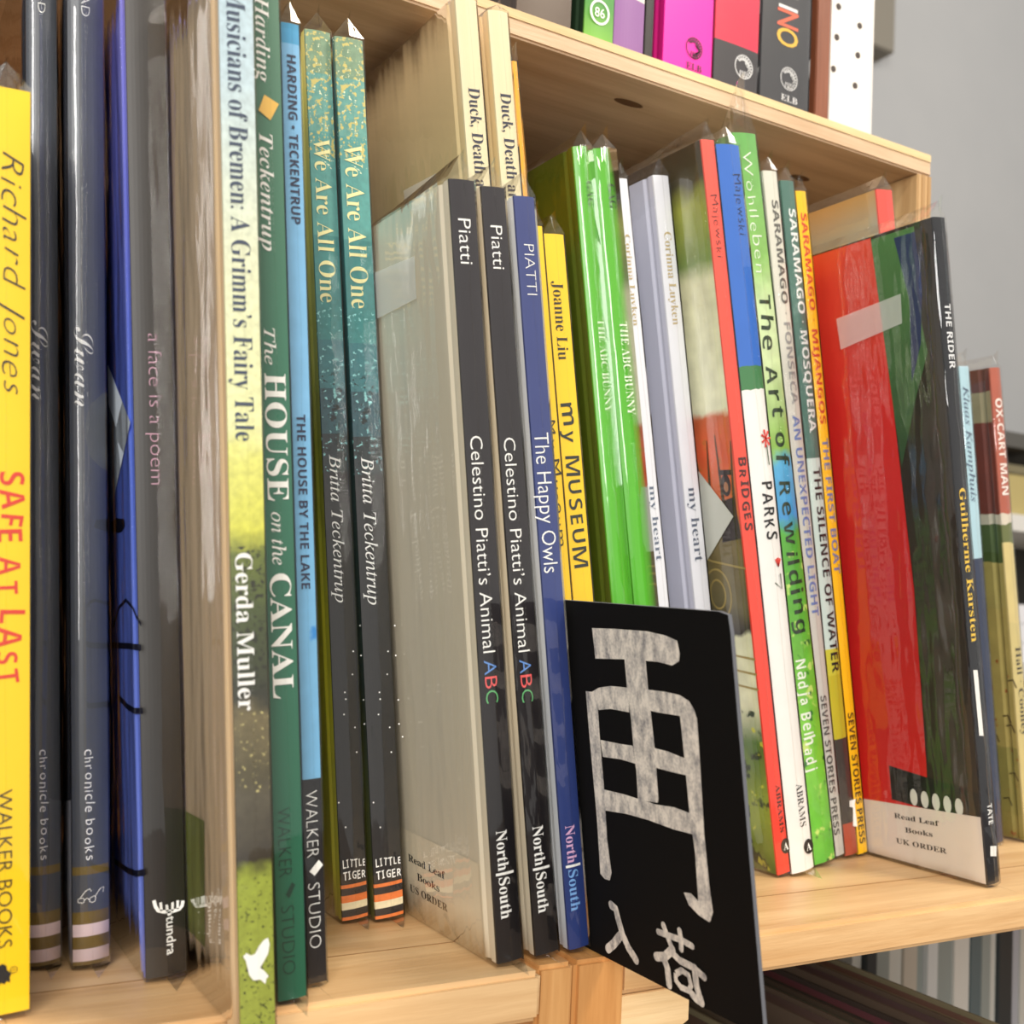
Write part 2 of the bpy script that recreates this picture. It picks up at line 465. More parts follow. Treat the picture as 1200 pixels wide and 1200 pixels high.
  ('Majewski', 'hand', (60, 34, 36), 0.3604, 0.3273, 0.3, 0.8, {'seed': 2, 'thin': 0.02}),
  ('BRIDGES', 'hand', (74, 32, 30), 0.2222, 0.1835, 0.24, 0.86, {'seed': 12, 'thin': -0.005}),
  ('ABRAMS', 'serif', (60, 24, 22), 0.0486, 0.0232, 0.5, 0.86, {}),
 ],
 'parks': [
  ('Majewski', 'hand', (26, 34, 60), 0.3733, 0.3408, 0.56, 0.92, {'seed': 2, 'thin': 0.018}),
  ('PARKS', 'hand', (30, 30, 32), 0.2098, 0.1788, 0.34, 0.84, {'seed': 11, 'thin': -0.01}),
  ('ABRAMS', 'serif', (40, 40, 42), 0.048, 0.025, 0.5, 0.82, {}),
 ],
 'rew': [
  ('Wohlleben', 'hand', (232, 240, 222), 0.3948, 0.3284, 0.3, 0.72, {'seed': 9, 'thin': 0.015}),
  ('The Art of Rewilding', 'hand', (38, 56, 34), 0.3162, 0.1292, 0.3, 0.86, {'seed': 7, 'thin': -0.02}),
  ('Nadja Belhadj', 'hand', (236, 242, 226), 0.115, 0.053, 0.16, 0.6, {'seed': 10, 'thin': -0.01}),
 ],
 'sar1': [
  ('SARAMAGO', 'bold', (96, 94, 88), 0.3772, 0.3183, 0.36, 0.84, {}),
  ('· FONSECA', 'bold', (150, 150, 148), 0.3134, 0.2608, 0.36, 0.84, {}),
  ('AN UNEXPECTED LIGHT', 'bold', (112, 132, 190), 0.2545, 0.1395, 0.3, 0.82, {}),
  ('SEVEN STORIES PRESS', 'bold', (84, 82, 78), 0.0938, 0.0136, 0.3, 0.74, {}),
 ],
 'sar2': [
  ('SARAMAGO', 'bold', (232, 236, 232), 0.3748, 0.3144, 0.34, 0.9, {}),
  ('· MOSQUERA', 'bold', (232, 236, 232), 0.3104, 0.2464, 0.34, 0.9, {}),
  ('THE SILENCE OF WATER', 'bold', (28, 28, 28), 0.2257, 0.1072, 0.3, 0.88, {}),
 ],
 'sar3': [
  ('SARAMAGO', 'bold', (206, 62, 36), 0.375, 0.3185, 0.24, 0.84, {}),
  ('· MIJANGOS', 'bold', (206, 62, 36), 0.3135, 0.2524, 0.24, 0.84, {}),
  ('THE FIRST BOAT', 'bold', (112, 124, 168), 0.2439, 0.1652, 0.24, 0.84, {}),
  ('SEVEN STORIES PRESS', 'bold', (70, 52, 20), 0.0838, 0.0073, 0.24, 0.84, {}),
 ],
 'rider': [
  ('THE RIDER', 'bold', (226, 228, 230), 0.309, 0.2746, 0.3, 0.8, {}),
  ('Guilherme Karsten', 'serifb', (232, 192, 66), 0.2113, 0.1298, 0.24, 0.8, {}),
  ('TATE', 'bold', (240, 240, 236), 0.0438, 0.0329, 0.4, 0.8, {}),
 ],
 'bluet': [
  ('Klaas Kamphuis', 'ital', (70, 84, 110), 0.2893, 0.2161, 0.2, 0.8, {}),
 ],
 'ox': [
  ('OX-CART MAN', 'bold', (244, 232, 224), 0.2854, 0.2232, 0.2, 0.86, {}),
  ('Hall · Cooney', 'serif', (60, 54, 40), 0.1254, 0.0683, 0.3, 0.86, {}),
 ],
 'upino': [
  ('NI', 'light', (240, 240, 236), 0.106, 0.0759, 0.3, 0.74, {}),
  ('N', 'sansm', (232, 104, 72), 0.0753, 0.0642, 0.3, 0.74, {}),
  ('O', 'sansm', (236, 186, 64), 0.0637, 0.052, 0.3, 0.74, {}),
 ],
},
'P': {
 'dove': [(0.001, 0.0253), (0.0021, 0.0261), (0.0034, 0.0251), (0.0048, 0.0253), (0.0059, 0.0272), (0.0076, 0.029), (0.009, 0.0295), (0.0095, 0.0273), (0.0089, 0.0245), (0.0075, 0.0224), (0.0063, 0.0208), (0.0077, 0.0194), (0.009, 0.0176), (0.0082, 0.017), (0.0079, 0.0154), (0.0063, 0.0171), (0.0041, 0.0173), (0.0028, 0.0192), (0.0023, 0.0216), (0.0018, 0.0238)],
 'bear': [(0.0021, 0.0169), (0.004, 0.0176), (0.0055, 0.0168), (0.0065, 0.0174), (0.0077, 0.0166), (0.0079, 0.0152), (0.0092, 0.0139), (0.0087, 0.0127), (0.0089, 0.0111), (0.0079, 0.0118), (0.0072, 0.0109), (0.0062, 0.0116), (0.0052, 0.01), (0.0043, 0.0117), (0.0028, 0.0107), (0.0023, 0.0132)],
 'candle': [(0.0099, 0.0149)],
 'antlerA': [(0.0028, 0.0286), (0.0033, 0.0264), (0.0042, 0.0248), (0.0059, 0.0241), (0.0077, 0.0238), (0.0097, 0.0237), (0.0115, 0.024), (0.0125, 0.025), (0.0128, 0.0267)],
 'antlerT': [(0.0051, 0.0275), (0.0053, 0.0245), (0.0071, 0.0263), (0.0074, 0.0239), (0.0092, 0.0268), (0.0091, 0.0238), (0.011, 0.0271), (0.0109, 0.0241), (0.0077, 0.0238), (0.0082, 0.0225)],
 'dia': [(0.0013, 0.3027), (0.0035, 0.3084), (0.0086, 0.306), (0.0054, 0.2998)],
 'dia2': [(0.0033, 0.0367), (0.0055, 0.0405), (0.0067, 0.0395), (0.0045, 0.0353)],
 'ldia': [(0.0013, 0.0407), (0.0049, 0.0442), (0.0064, 0.0422), (0.0032, 0.0389)],
 'swan1g1': [(0.0178, 0.0212), (0.0164, 0.0214), (0.0164, 0.0226), (0.0178, 0.023), (0.0184, 0.0223), (0.0181, 0.0214)],
 'swan1gl': [(0.017, 0.0229), (0.0187, 0.0253), (0.0202, 0.026), (0.0208, 0.025)],
 'swan1g2': [(0.0211, 0.0209), (0.0202, 0.0214), (0.0202, 0.0226), (0.0217, 0.0233), (0.0223, 0.0226), (0.022, 0.0214)],
 'swan1gr': [(0.022, 0.0229), (0.0238, 0.0254), (0.0253, 0.0258), (0.025, 0.024)],
 'swan1gb': [(0.0184, 0.0223), (0.0193, 0.0228), (0.0202, 0.022)],
 'swan2g1': [(0.0032, 0.0236), (0.0017, 0.0239), (0.0017, 0.0251), (0.0032, 0.0254), (0.0038, 0.0247), (0.0035, 0.0239)],
 'swan2gl': [(0.0023, 0.0253), (0.0041, 0.0277), (0.0055, 0.0284), (0.0061, 0.0274)],
 'swan2g2': [(0.0064, 0.0234), (0.0055, 0.0238), (0.0055, 0.025), (0.007, 0.0257), (0.0076, 0.025), (0.0073, 0.0238)],
 'swan2gr': [(0.0073, 0.0253), (0.0091, 0.0278), (0.0105, 0.0282), (0.0102, 0.0264)],
 'swan2gb': [(0.0038, 0.0247), (0.0046, 0.0252), (0.0055, 0.0244)],
 'circ_bridges': [(0.0071, 0.0156)],
 'circ_parks': [(0.0122, 0.0138)],
 'fl1': [(0.012, 0.2327)],
 'st1': [(0.0121, 0.229), (0.0125, 0.2185)],
 'fl2': [(0.0116, 0.1642)],
 'st2': [(0.0123, 0.1604), (0.0124, 0.1522), (0.008, 0.156)],
 'lion_upmag': [(0.0218, 0.0293)],
 'lion_upred': [(0.0222, 0.0288)],
 'lion_upino': [(0.0223, 0.0317)],
 'ring_upgreen': [(0.009, 0.0295)],
 'elb_upmag': [(0.0166, 0.0158), (0.0282, 0.017)],
 'elb_upino': [(0.0165, 0.0169), (0.0301, 0.0184)],
 'wht': [(0.0014, 0.1153), (0.0048, 0.1148), (0.0053, 0.0799), (0.0019, 0.0805)],
 'logo_rider': [(0.0034, 0.0218), (0.0082, 0.0208), (0.0075, 0.0155), (0.0028, 0.0166)],
 'logo_sar2': [(0.0066, 0.0325), (0.0115, 0.0324), (0.0104, 0.0296), (0.0108, 0.0166), (0.0074, 0.0174), (0.0088, 0.028), (0.0061, 0.0291)],
 'tig1_we1': [(0.0004, 0.0234), (0.0121, 0.0259)],
 'tig2_we1': [(0.0006, 0.0184), (0.0119, 0.0209)],
 'tig1_we2': [(0.001, 0.0236), (0.0126, 0.0261)],
 'tig2_we2': [(0.0011, 0.0182), (0.0128, 0.021)],
 'st_we1': [(0.0049, 0.0968), (0.0052, 0.0939), (0.0041, 0.0876), (0.0088, 0.0816), (0.0132, 0.0825), (0.0145, 0.0769), (0.0091, 0.0711), (0.0027, 0.0405), (0.0132, 0.1243), (0.0095, 0.1137), (0.013, 0.1116), (0.0087, 0.104), (0.0001, 0.0512), (0.0133, 0.0927)],
 'st_we2': [(0.0061, 0.097), (0.0063, 0.0941), (0.0052, 0.0877), (0.0101, 0.0816), (0.0145, 0.0825), (0.0159, 0.0768), (0.0103, 0.071), (0.0036, 0.0401), (0.0147, 0.1247), (0.011, 0.114), (0.0145, 0.1119), (0.0101, 0.1043), (0.001, 0.051), (0.0147, 0.0928)],
 'arc1': [(0.0433, 0.1217), (0.0316, 0.1296), (0.0193, 0.1328), (0.0082, 0.1303), (0.003, 0.1275), (-0.0047, 0.1248)],
 'l1': [(0.0472, 0.1146), (0.0181, 0.1161), (-0.0039, 0.1168)],
 'l2': [(0.038, 0.0961), (0.0203, 0.0938), (0.0091, 0.0935), (-0.0045, 0.095)],
 'l3': [(0.0493, 0.0314), (0.0263, 0.0331), (0.012, 0.0352), (-0.003, 0.0392)],
 'eye': [(0.0424, 0.162), (0.0328, 0.1632), (0.0193, 0.1624), (0.0181, 0.1596), (0.0257, 0.1576), (0.0412, 0.158)],
},
'S': {'out': [(-0.0001, 0.0), (0.0032, 0.1413), (-0.0914, 0.1395), (-0.096, 0.1385), (-0.0967, 0.1329), (-0.1006, -0.0048)], 'polys': [[(-0.0158, 0.1304), (-0.0307, 0.1308), (-0.051, 0.1309), (-0.0619, 0.1299), (-0.0685, 0.1284), (-0.0695, 0.1237), (-0.0688, 0.1212), (-0.0648, 0.1194), (-0.057, 0.1201), (-0.0404, 0.1198), (-0.0168, 0.1185)], [(-0.0362, 0.1202), (-0.0494, 0.1201), (-0.0498, 0.1092), (-0.0507, 0.0984), (-0.0516, 0.0876), (-0.0518, 0.0696), (-0.0511, 0.0683), (-0.0391, 0.0671), (-0.0392, 0.0779), (-0.0384, 0.0858), (-0.038, 0.0969), (-0.0366, 0.1093)], [(-0.0129, 0.1051), (-0.0179, 0.1072), (-0.0261, 0.1086), (-0.0371, 0.109), (-0.0372, 0.0997), (-0.0251, 0.0997), (-0.0169, 0.0984)], [(-0.0488, 0.1094), (-0.0599, 0.1096), (-0.068, 0.1092), (-0.073, 0.1076), (-0.0755, 0.1049), (-0.0766, 0.102), (-0.0687, 0.1014), (-0.0668, 0.1018), (-0.0541, 0.1016), (-0.0505, 0.1018)], [(-0.0087, 0.105), (-0.0129, 0.1051), (-0.0164, 0.1044), (-0.0165, 0.0894), (-0.0172, 0.0695), (-0.0172, 0.0478), (-0.0187, 0.0352), (-0.0171, 0.0319), (-0.0137, 0.0317), (-0.0109, 0.0331), (-0.0109, 0.055), (-0.0098, 0.0767), (-0.0091, 0.0918)], [(-0.0674, 0.1025), (-0.0717, 0.1036), (-0.0767, 0.1023), (-0.0769, 0.0912), (-0.0768, 0.0764), (-0.0767, 0.0617), (-0.0777, 0.0443), (-0.0787, 0.0357), (-0.077, 0.032), (-0.0739, 0.033), (-0.0711, 0.0367), (-0.071, 0.0545), (-0.0692, 0.0691), (-0.0685, 0.0855)], [(-0.0168, 0.0867), (-0.0304, 0.0869), (-0.0381, 0.0873), (-0.039, 0.0807), (-0.0298, 0.081), (-0.0178, 0.0802)], [(-0.0496, 0.0883), (-0.0596, 0.0881), (-0.0686, 0.087), (-0.0695, 0.0811), (-0.0609, 0.081), (-0.0499, 0.0811)], [(-0.017, 0.0674), (-0.0306, 0.0678), (-0.0506, 0.0675), (-0.0606, 0.0684), (-0.0705, 0.0679), (-0.0707, 0.0607), (-0.0597, 0.0603), (-0.0447, 0.0608), (-0.0314, 0.0605), (-0.0172, 0.0592)], [(-0.0633, 0.0386), (-0.0672, 0.0393), (-0.0716, 0.0374), (-0.0751, 0.036), (-0.0788, 0.0363), (-0.0765, 0.0316), (-0.0711, 0.0325), (-0.0658, 0.0347)]], 'strokes': [([(-0.0172, 0.0223), (-0.02, 0.0217), (-0.0213, 0.018), (-0.0236, 0.0127), (-0.027, 0.0085), (-0.0315, 0.0053)], 0.0036), ([(-0.0218, 0.0116), (-0.0173, 0.0073), (-0.013, 0.0041)], 0.0036), ([(-0.0467, 0.0201), (-0.0537, 0.0205), (-0.0606, 0.0209), (-0.0662, 0.0204)], 0.0024), ([(-0.0501, 0.0235), (-0.0518, 0.0206), (-0.0543, 0.0164)], 0.0026), ([(-0.0595, 0.024), (-0.0601, 0.0208), (-0.0598, 0.0176)], 0.0026), ([(-0.0547, 0.0159), (-0.0499, 0.012), (-0.0447, 0.0104)], 0.0034), ([(-0.0488, 0.0117), (-0.051, 0.008), (-0.0514, 0.0022)], 0.0034), ([(-0.0537, 0.0149), (-0.0588, 0.0131), (-0.0655, 0.013), (-0.0718, 0.0113)], 0.0028), ([(-0.0669, 0.0128), (-0.0672, 0.0069), (-0.0695, 0.0017)], 0.0032), ([(-0.0695, 0.0017), (-0.0663, 0.0021), (-0.0645, 0.003)], 0.003)], 'box': [(-0.0559, 0.0076), (-0.0595, 0.0099), (-0.0632, 0.0093), (-0.0643, 0.006), (-0.0627, 0.0037), (-0.0584, 0.0035), (-0.0556, 0.0051), (-0.0559, 0.0076)], 'x': 0.0412, 'y': 0.0064, 'lean': -0.12927500404814307}}
OFFZ = 0.0016
class Book: pass

def make_sleeve(b, tip_bottom=0.014, crest=0.009, crest_front=0.002, loose=0.0, seed=1, fin=True, drop=0.004, drop_len=0.1, side=0.0, crinkle=0.0):
    rnd = random.Random(seed)
    w, h, d = b.w, b.h, b.d
    g = 0.0003
    ys = [0.0, 0.01, 0.03, 0.06, 0.10, 0.15, d+0.004]
    if crinkle: ys = [d*i/26 for i in range(26)]+[d+0.004]
    nz = 44 if crinkle else 15
    zs = [0.0008] + [h*i/nz for i in range(1, nz)] + [h+0.0006]
    bm = bmesh.new()
    yf = -b.bulge-0.0005
    rows = []
    def rowpts(z, mode):
        r = []
        if mode == 'ridge_b':
            r.append((w/2, -tip_bottom, 0.0003))
            r += [(w/2-0.0001, y+(0.0 if i else -tip_bottom*0.1), 0.0004) for i, y in enumerate(ys)]
            r += [(w/2+0.0001, y+(0.0 if i else -tip_bottom*0.1), 0.0004) for i, y in reversed(list(enumerate(ys)))]
        elif mode == 'ridge_t':
            zt = h+crest
            r.append((w/2, yf-crest_front, zt+0.002))
            r += [(w/2-0.0001, y, zt+0.001*math.sin(40*y+seed)-drop*min(1, y/drop_len)) for y in ys]
            r += [(w/2+0.0001, y, zt+0.001*math.sin(40*y+seed)-drop*min(1, y/drop_len)) for y in reversed(ys)]
        else:
            j = lambda s: rnd.uniform(-s, s)
            r.append((w/2+j(0.0004), yf-abs(j(0.0004)), z))
            r += [(-g-abs(j(0.0002+loose))-(abs(j(crinkle))**2/crinkle if crinkle else 0), y-0.0006+(j(0.0002) if i else -b.bulge*0.15), z) for i, y in enumerate(ys)]
            r += [(w+g+abs(j(0.0002)), y-0.0006-(0 if i else b.bulge*0.15), z) for i, y in reversed(list(enumerate(ys)))]
        return [bm.verts.new(p) for p in r]
    rows.append(rowpts(0, 'ridge_b'))
    for z in zs: rows.append(rowpts(z, 'body'))
    rows.append(rowpts(h, 'ridge_t'))
    n = len(rows[0])
    for a, c in zip(rows[:-1], rows[1:]):
        for i in range(n):
            k = (i+1) % n
            bm.faces.new((a[i], c[i], c[k], a[k]))
    for f in bm.faces: f.smooth = all(0.0007 < v.co.z < h+0.001 for v in f.verts) and not (b.bulge < 0.0016 and any(abs(v.co.x-w/2) < 0.0008 and v.co.y < 0 for v in f.verts))
    if fin:     # the welded side seam runs down the middle of the spine
        sv = [r[0] for r in rows]
        fv = [bm.verts.new(v.co+Vector((0.0002, -0.0006, 0))) for v in sv]
        for i in range(len(sv)-1): bm.faces.new((sv[i], sv[i+1], fv[i+1], fv[i]))
    return link('plastic_sleeve', bm, CRINKLED if crinkle else FILM, b.root)

def spine_y(b, x):
    return -b.bulge*max(0.0, 1-(2*x/b.w-1)**2)

def make_book(key, name, label, group, spine_mat, cover_mat=None, right_mat=None, hard=True, bulge=None, sleeve=True, extra=None, cat='book', sl=None):
    r = DATA['B'][key]
    b = Book(); b.w, b.h, b.d, b.key = r['w'], r['h'], r['d'], key
    b.bulge = (0.0014 if hard else 0.0003) if bulge is None else bulge
    b.root = thing(name, (r['x'], r['y'], r.get('z', 0.0)), label, cat, group, (0, r['lean'], 0))
    w, h, d, z0 = b.w, b.h, b.d, OFFZ
    # spine: a bowed strip
    n = 10
    out = [(w*i/n, spine_y(b, w*i/n)) for i in range(n+1)]
    inn = [(x, y+0.0012) for x, y in out]
    bm = bmesh.new(); prism(bm, out+inn[::-1], z0, h)
    b.spine = link('spine', bm, spine_mat, b.root)
    if hard:
        t = min(0.0024, w*0.22)
        prof = [(0, 0.0011), (0, 0.0045), (0.0009, 0.0060), (0.0009, 0.0075), (0, 0.0092), (0, d)]
    else:
        t = min(0.0006, w*0.1); prof = [(0, 0.0011), (0, d)]
    lp = [(x, y) for x, y in prof]+[(t, d), (t, 0.0011)]
    rp = [(w-x, y) for x, y in lp]
    cm = cover_mat or spine_mat; rm = right_mat or cm
    bm = bmesh.new(); prism(bm, lp, z0, h); b.left = link('back_cover', bm, cm, b.root)
    bm = bmesh.new(); prism(bm, rp[::-1], z0, h); b.right = link('front_cover', bm, rm, b.root)
    e = 0.003 if hard else 0.0003
    box_obj('page_block', (t+0.0002, w-t-0.0002, 0.0025, d-e-0.0002, z0+e, h-e), PAGES, b.root)
    # lettering on the spine
    if key in DATA['T']:
        for (s, font, c, za, zb, f0, f1, kw) in DATA['T'][key]:
            def mp(u, v, za=za, zb=zb, f0=f0, f1=f1):
                x = w*(f0+(f1-f0)*v)
                return (x, 0.0, za+(zb-za)*u)
            bm = bmesh.new()
            if s == '|':
                for i in range(8): poly(bm, [mp(0, i/8), mp(1, i/8), mp(1, (i+1)/8), mp(0, (i+1)/8)], lambda *p: p)
            else: text_block(bm, s, font, mp, 0, **kw)
            for i in range(1, 12):      # cut the letters so that they follow the bowed spine
                bmesh.ops.bisect_plane(bm, geom=bm.verts[:]+bm.edges[:]+bm.faces[:], plane_co=(w*i/12, 0, 0), plane_no=(1, 0, 0))
            for v in bm.verts: v.co.y = spine_y(b, min(max(v.co.x, 0), w))-(0.00042 if b.bulge > 0.0016 else 0.00024)
            link('spine_lettering', bm, plain(c, 0.5, 'ink'), b.spine)
    if extra: extra(b)
    if sleeve: make_sleeve(b, **dict(dict(seed=hash(key) % 7 if False else sum(map(ord, key)) % 91), **(sl or {})))
    return b

def on_spine(b, off=0.00024):
    return lambda x, z: (x, (-b.bulge if b.bulge < 0.0016 else spine_y(b, min(max(x, 0), b.w)))-off, z)
def on_cover(b, off=0.00022):
    return lambda y, z: (-off, y, z)
def patch(b, name, pts, rgb, parent=None, off=0.00022, mat=None, label=None):
    bm = bmesh.new(); poly(bm, pts, on_cover(b, off))
    o = link(name, bm, mat or plain(rgb, 0.5), parent or b.left)
    if label: o['label'] = label
    return o

# ------------------------------------------------------------------ setting
def structure(o):
    o['kind'] = 'structure'; return o
wm, wnt, wb = new_mat('grey_wall_paint')
wtc = N(wnt, 'ShaderNodeTexCoord')
wn = noise(wnt, wtc.outputs['Object'], 6, 4)
wnt.links.new(mixc(wnt, wn, lin((160, 161, 162)), lin((170, 170, 170))), wb.inputs['Base Color']); wb.inputs['Roughness'].default_value = 0.7
structure(box_obj('wall_back', (-3.0, 5.0, 1.30, 1.36, -0.75, 2.2), wm))
structure(box_obj('floor', (-3.0, 5.0, -3.2, 1.30, -0.80, -0.75), wood('floor_boards', 'X', (120, 96, 74), (96, 74, 54))))

# ------------------------------------------------------------------ shelving
c = thing('wooden_crate', (0, 0.11, 0), 'pale pine crate with open front sheltering the leaning books', 'crate')
def in_y(dims): return (dims[0], dims[1], dims[2]-0.11, dims[3]-0.11, dims[4], dims[5])
def knot_board(name, dims, mat, parent, knots, bev=0.0012):
    o = box_obj(name, dims, mat, parent, bev)
    for (x, y, z, rx, ry, nrm) in knots:
        bm = bmesh.new()
        mp = (lambda u, v: (u, v, z)) if nrm == 'Z' else (lambda u, v: (u, y, v))
        q = ring(x, y if nrm == 'Z' else z, rx, ry, 16)[:-1]
        poly(bm, q, mp)
        link('knot', bm, plain((104, 70, 44), 0.6, 'knot'), o)
    return o
knot_board('top_board', (-0.9, 0.357, 0.0, 0.225, 0.4252, 0.4394), PINE_DARK, c, [(0.135, 0.028, 0.4251, 0.010, 0.0035, 'Z'), (0.292, 0.052, 0.4251, 0.008, 0.004, 'Z')])
bm = bmesh.new(); box(bm, -0.8985, 0.3555, -0.0006, 0.0, 0.4345, 0.4392)
link('edge_strip', bm, wood('edge_veneer', 'X', (226, 200, 150), (198, 166, 116)), c)
box_obj('side_panel', (0.3445, 0.357, 0.0, 0.225, 0.0, 0.4250), wood('ply_side', 'Z', (214, 180, 132), (180, 142, 96)), c, 0.0008)
box_obj('edge_strip', (0.3478, 0.3508, -0.0006, 0.0, 0.001, 0.4248), wood('edge_groove', 'Z', (184, 146, 98), (160, 122, 78)), c)
box_obj('edge_strip', (0.3535, 0.3562, -0.0006, 0.0, 0.001, 0.4248), wood('edge_groove_b', 'Z', (188, 150, 102), (160, 122, 78)), c)
box_obj('back_panel', (-0.9, 0.3445, 0.215, 0.225, 0.0, 0.4250), wood('ply_back', 'X', (196, 158, 116), (168, 130, 92)), c)
box_obj('side_panel', (-0.9, -0.888, 0.0, 0.225, 0.0, 0.4250), PINE_DARK, c)

l = thing('pine_shelf_unit', (0, 0, -0.75), 'pine shelf unit under the left books, thick front board and end panel', 'shelf unit')
def zup(d): return (d[0], d[1], d[2], d[3], d[4]+0.75, d[5]+0.75)
o = knot_board('shelf_board', zup((-0.9, 0.0096, -0.0085, 0.42, -0.0185, 0.0)), PINE_X, l, [(-0.035, -0.00865, 0.7335, 0.0042, 0.0016, 'Y')], 0.0022)
box_obj('side_panel', zup((0.0104, 0.0274, -0.003, 0.42, -0.75, -0.0002)), PINE_Z, l, 0.0018)
box_obj('side_panel', zup((-0.9, -0.88, 0.0, 0.42, -0.75, -0.0187)), PINE_Z, l, 0.001)
box_obj('bottom_board', zup((-0.88, 0.0102, 0.0, 0.42, -0.34, -0.32)), PINE_X, l, 0.001)
r = thing('pine_shelf_unit', (0, 0, -0.75), 'pine shelf unit under the right books, with dark open bay below', 'shelf unit')
box_obj('shelf_board', zup((0.0526, 0.90, 0.001, 0.42, -0.0178, 0.0)), PINE_X, r, 0.0022)
box_obj('side_panel', zup((0.0280, 0.0522, -0.003, 0.42, -0.75, -0.0002)), wood('pine_post', 'Z', (206, 150, 90), (168, 110, 54)), r, 0.0018)
box_obj('side_panel', zup((0.88, 0.90, 0.003, 0.42, -0.75, -0.018)), PINE_Z, r, 0.001)
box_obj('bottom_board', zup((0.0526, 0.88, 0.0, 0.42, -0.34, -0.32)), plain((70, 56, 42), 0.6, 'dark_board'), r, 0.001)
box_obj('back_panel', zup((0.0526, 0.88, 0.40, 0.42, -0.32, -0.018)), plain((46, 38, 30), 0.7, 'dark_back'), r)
for yy in (0.047, 0.112): box_obj('board_seam', zup((0.0535, 0.88, yy, yy+0.0007, -0.0002, 0.00012)), plain((150, 108, 66), 0.6, 'seam'), r)
for yy in (0.036, 0.104): box_obj('board_seam', zup((-0.88, 0.009, yy, yy+0.0007, -0.0002, 0.00012)), plain((150, 108, 66), 0.6, 'seam'), l)
bm = bmesh.new()
vv = [(0.0528, -0.0180), (0.0886, -0.0180), (0.0886, -0.0318), (0.0800, -0.0362), (0.0528, -0.0480)]
a = [bm.verts.new((x, 0.001, z+0.75)) for x, z in vv]; b_ = [bm.verts.new((x, 0.016, z+0.75)) for x, z in vv]
bm.faces.new(a); bm.faces.new(b_[::-1])
for i in range(5): bm.faces.new((a[i], b_[i], b_[(i+1) % 5], a[(i+1) % 5]))
link('corner_block', bm, wood('pine_block', 'X', (238, 206, 158), (214, 176, 124)), r)

# ------------------------------------------------------------------ the leaning row, left to right
GR = 'picture books leaning in the long row'
def bk(*a, **k): return make_book(*a, **k)
def rnd_stops(n, lo, hi, cols, seed):
    q = random.Random(seed); return [(lo+(hi-lo)*i/n, q.choice(cols)) for i in range(n)]

# far left, mostly out of the frame
DATA['B']['dark'] = dict(x=-0.2040, y=0.05, w=0.018, h=0.368, d=0.2, lean=-0.0746)
bk('dark', 'picture_book', 'dark brown book at the far left edge, peeking above the yellow book', GR, plain((46, 34, 28), 0.4), plain((30, 28, 28), 0.4))

def x_yellow(b):
    bm = bmesh.new(); mp = on_spine(b)
    poly(bm, DATA['P']['bear'], mp)
    cx, cz = DATA['P']['candle'][0]
    ribbon(bm, ring(cx, cz, 0.0010, 0.0010, 16), 0.0002, mp); ribbon(bm, [(cx-0.0004, cz-0.0002), (cx, cz+0.0003), (cx+0.0004, cz-0.0001)], 0.0002, mp)
    link('bear_emblem', bm, plain((22, 22, 26), 0.5, 'ink'), b.spine)
bk('yellow', 'picture_book', 'bright yellow spine with red Safe at Last hand lettering', GR, art('yellow_print', [(0, (246, 202, 6)), (0.3, (246, 206, 12))], 0, 0.3, mottle=0.06, mottle_scale=30), plain((228, 184, 10), 0.4), plain((30, 40, 90), 0.4), hard=False, extra=x_yellow)

OL = (118, 98, 46); PK = (236, 214, 218); SL = (76, 80, 88)
for key, dz, lab, lo in (('swan1', 0.0, 'slate grey Swan spine with striped foot, directly right of the yellow book', 0), ('swan2', 0.0, 'slate grey Swan spine with striped foot, beside the blue cover', 1)):
    st = [(0, OL), (0.0022, PK), (0.0067, OL), (0.0107, PK), (0.0155, OL), (0.0201, SL), (0.0325, OL), (0.0349, SL)]
    def x_swan(b, key=key):
        mp = on_spine(b); bm = bmesh.new(); P = DATA['P']
        for e in ('g1', 'g2'):
            ribbon(bm, P[key+e]+[P[key+e][0]], 0.00028, mp)
        for e in ('gl', 'gr', 'gb'): ribbon(bm, P[key+e], 0.00028, mp)
        link('spectacles_emblem', bm, WHITE, b.spine)
        if key == 'swan2':
            patch(b, 'paper_slip', [(0.001, 0.060), (0.016, 0.057), (0.016, 0.002), (0.001, 0.002)], (202, 204, 214))
    bk(key, 'picture_book', lab, 'pair of grey Swan books', art('swan_print', st, 0, 0.372, 'CONSTANT', mottle=0.12, mottle_scale=60, rough=0.3), plain((58, 60, 68), 0.35), plain((44, 48, 66), 0.35), hard=True, bulge=0.0018, extra=x_swan)

def x_face(b):
    P = DATA['P']; mp = on_cover(b)
    for e, w in (('arc1', 0.0013), ('l1', 0.0022), ('l2', 0.0022), ('l3', 0.0022)):
        bm = bmesh.new(); ribbon(bm, P[e], w, mp); link('drawn_line', bm, plain((18, 20, 40), 0.5), b.left)
    bm = bmesh.new(); poly(bm, P['eye'], mp); link('drawn_eye', bm, plain((18, 20, 40), 0.5), b.left)
    patch(b, 'paper_slip', [(0.0420, 0.2228), (0.0045, 0.1963), (0.0416, 0.1660)], (214, 224, 234), off=0.0004)
    mp = on_spine(b); bm = bmesh.new()
    ribbon(bm, P['antlerA'], 0.0012, mp); q = P['antlerT']
    for i in range(0, 8, 2): ribbon(bm, [q[i], q[i+1]], 0.0009, mp)
    ribbon(bm, [q[8], q[9]], 0.0013, mp)
    link('antler_emblem', bm, WHITE, b.spine)
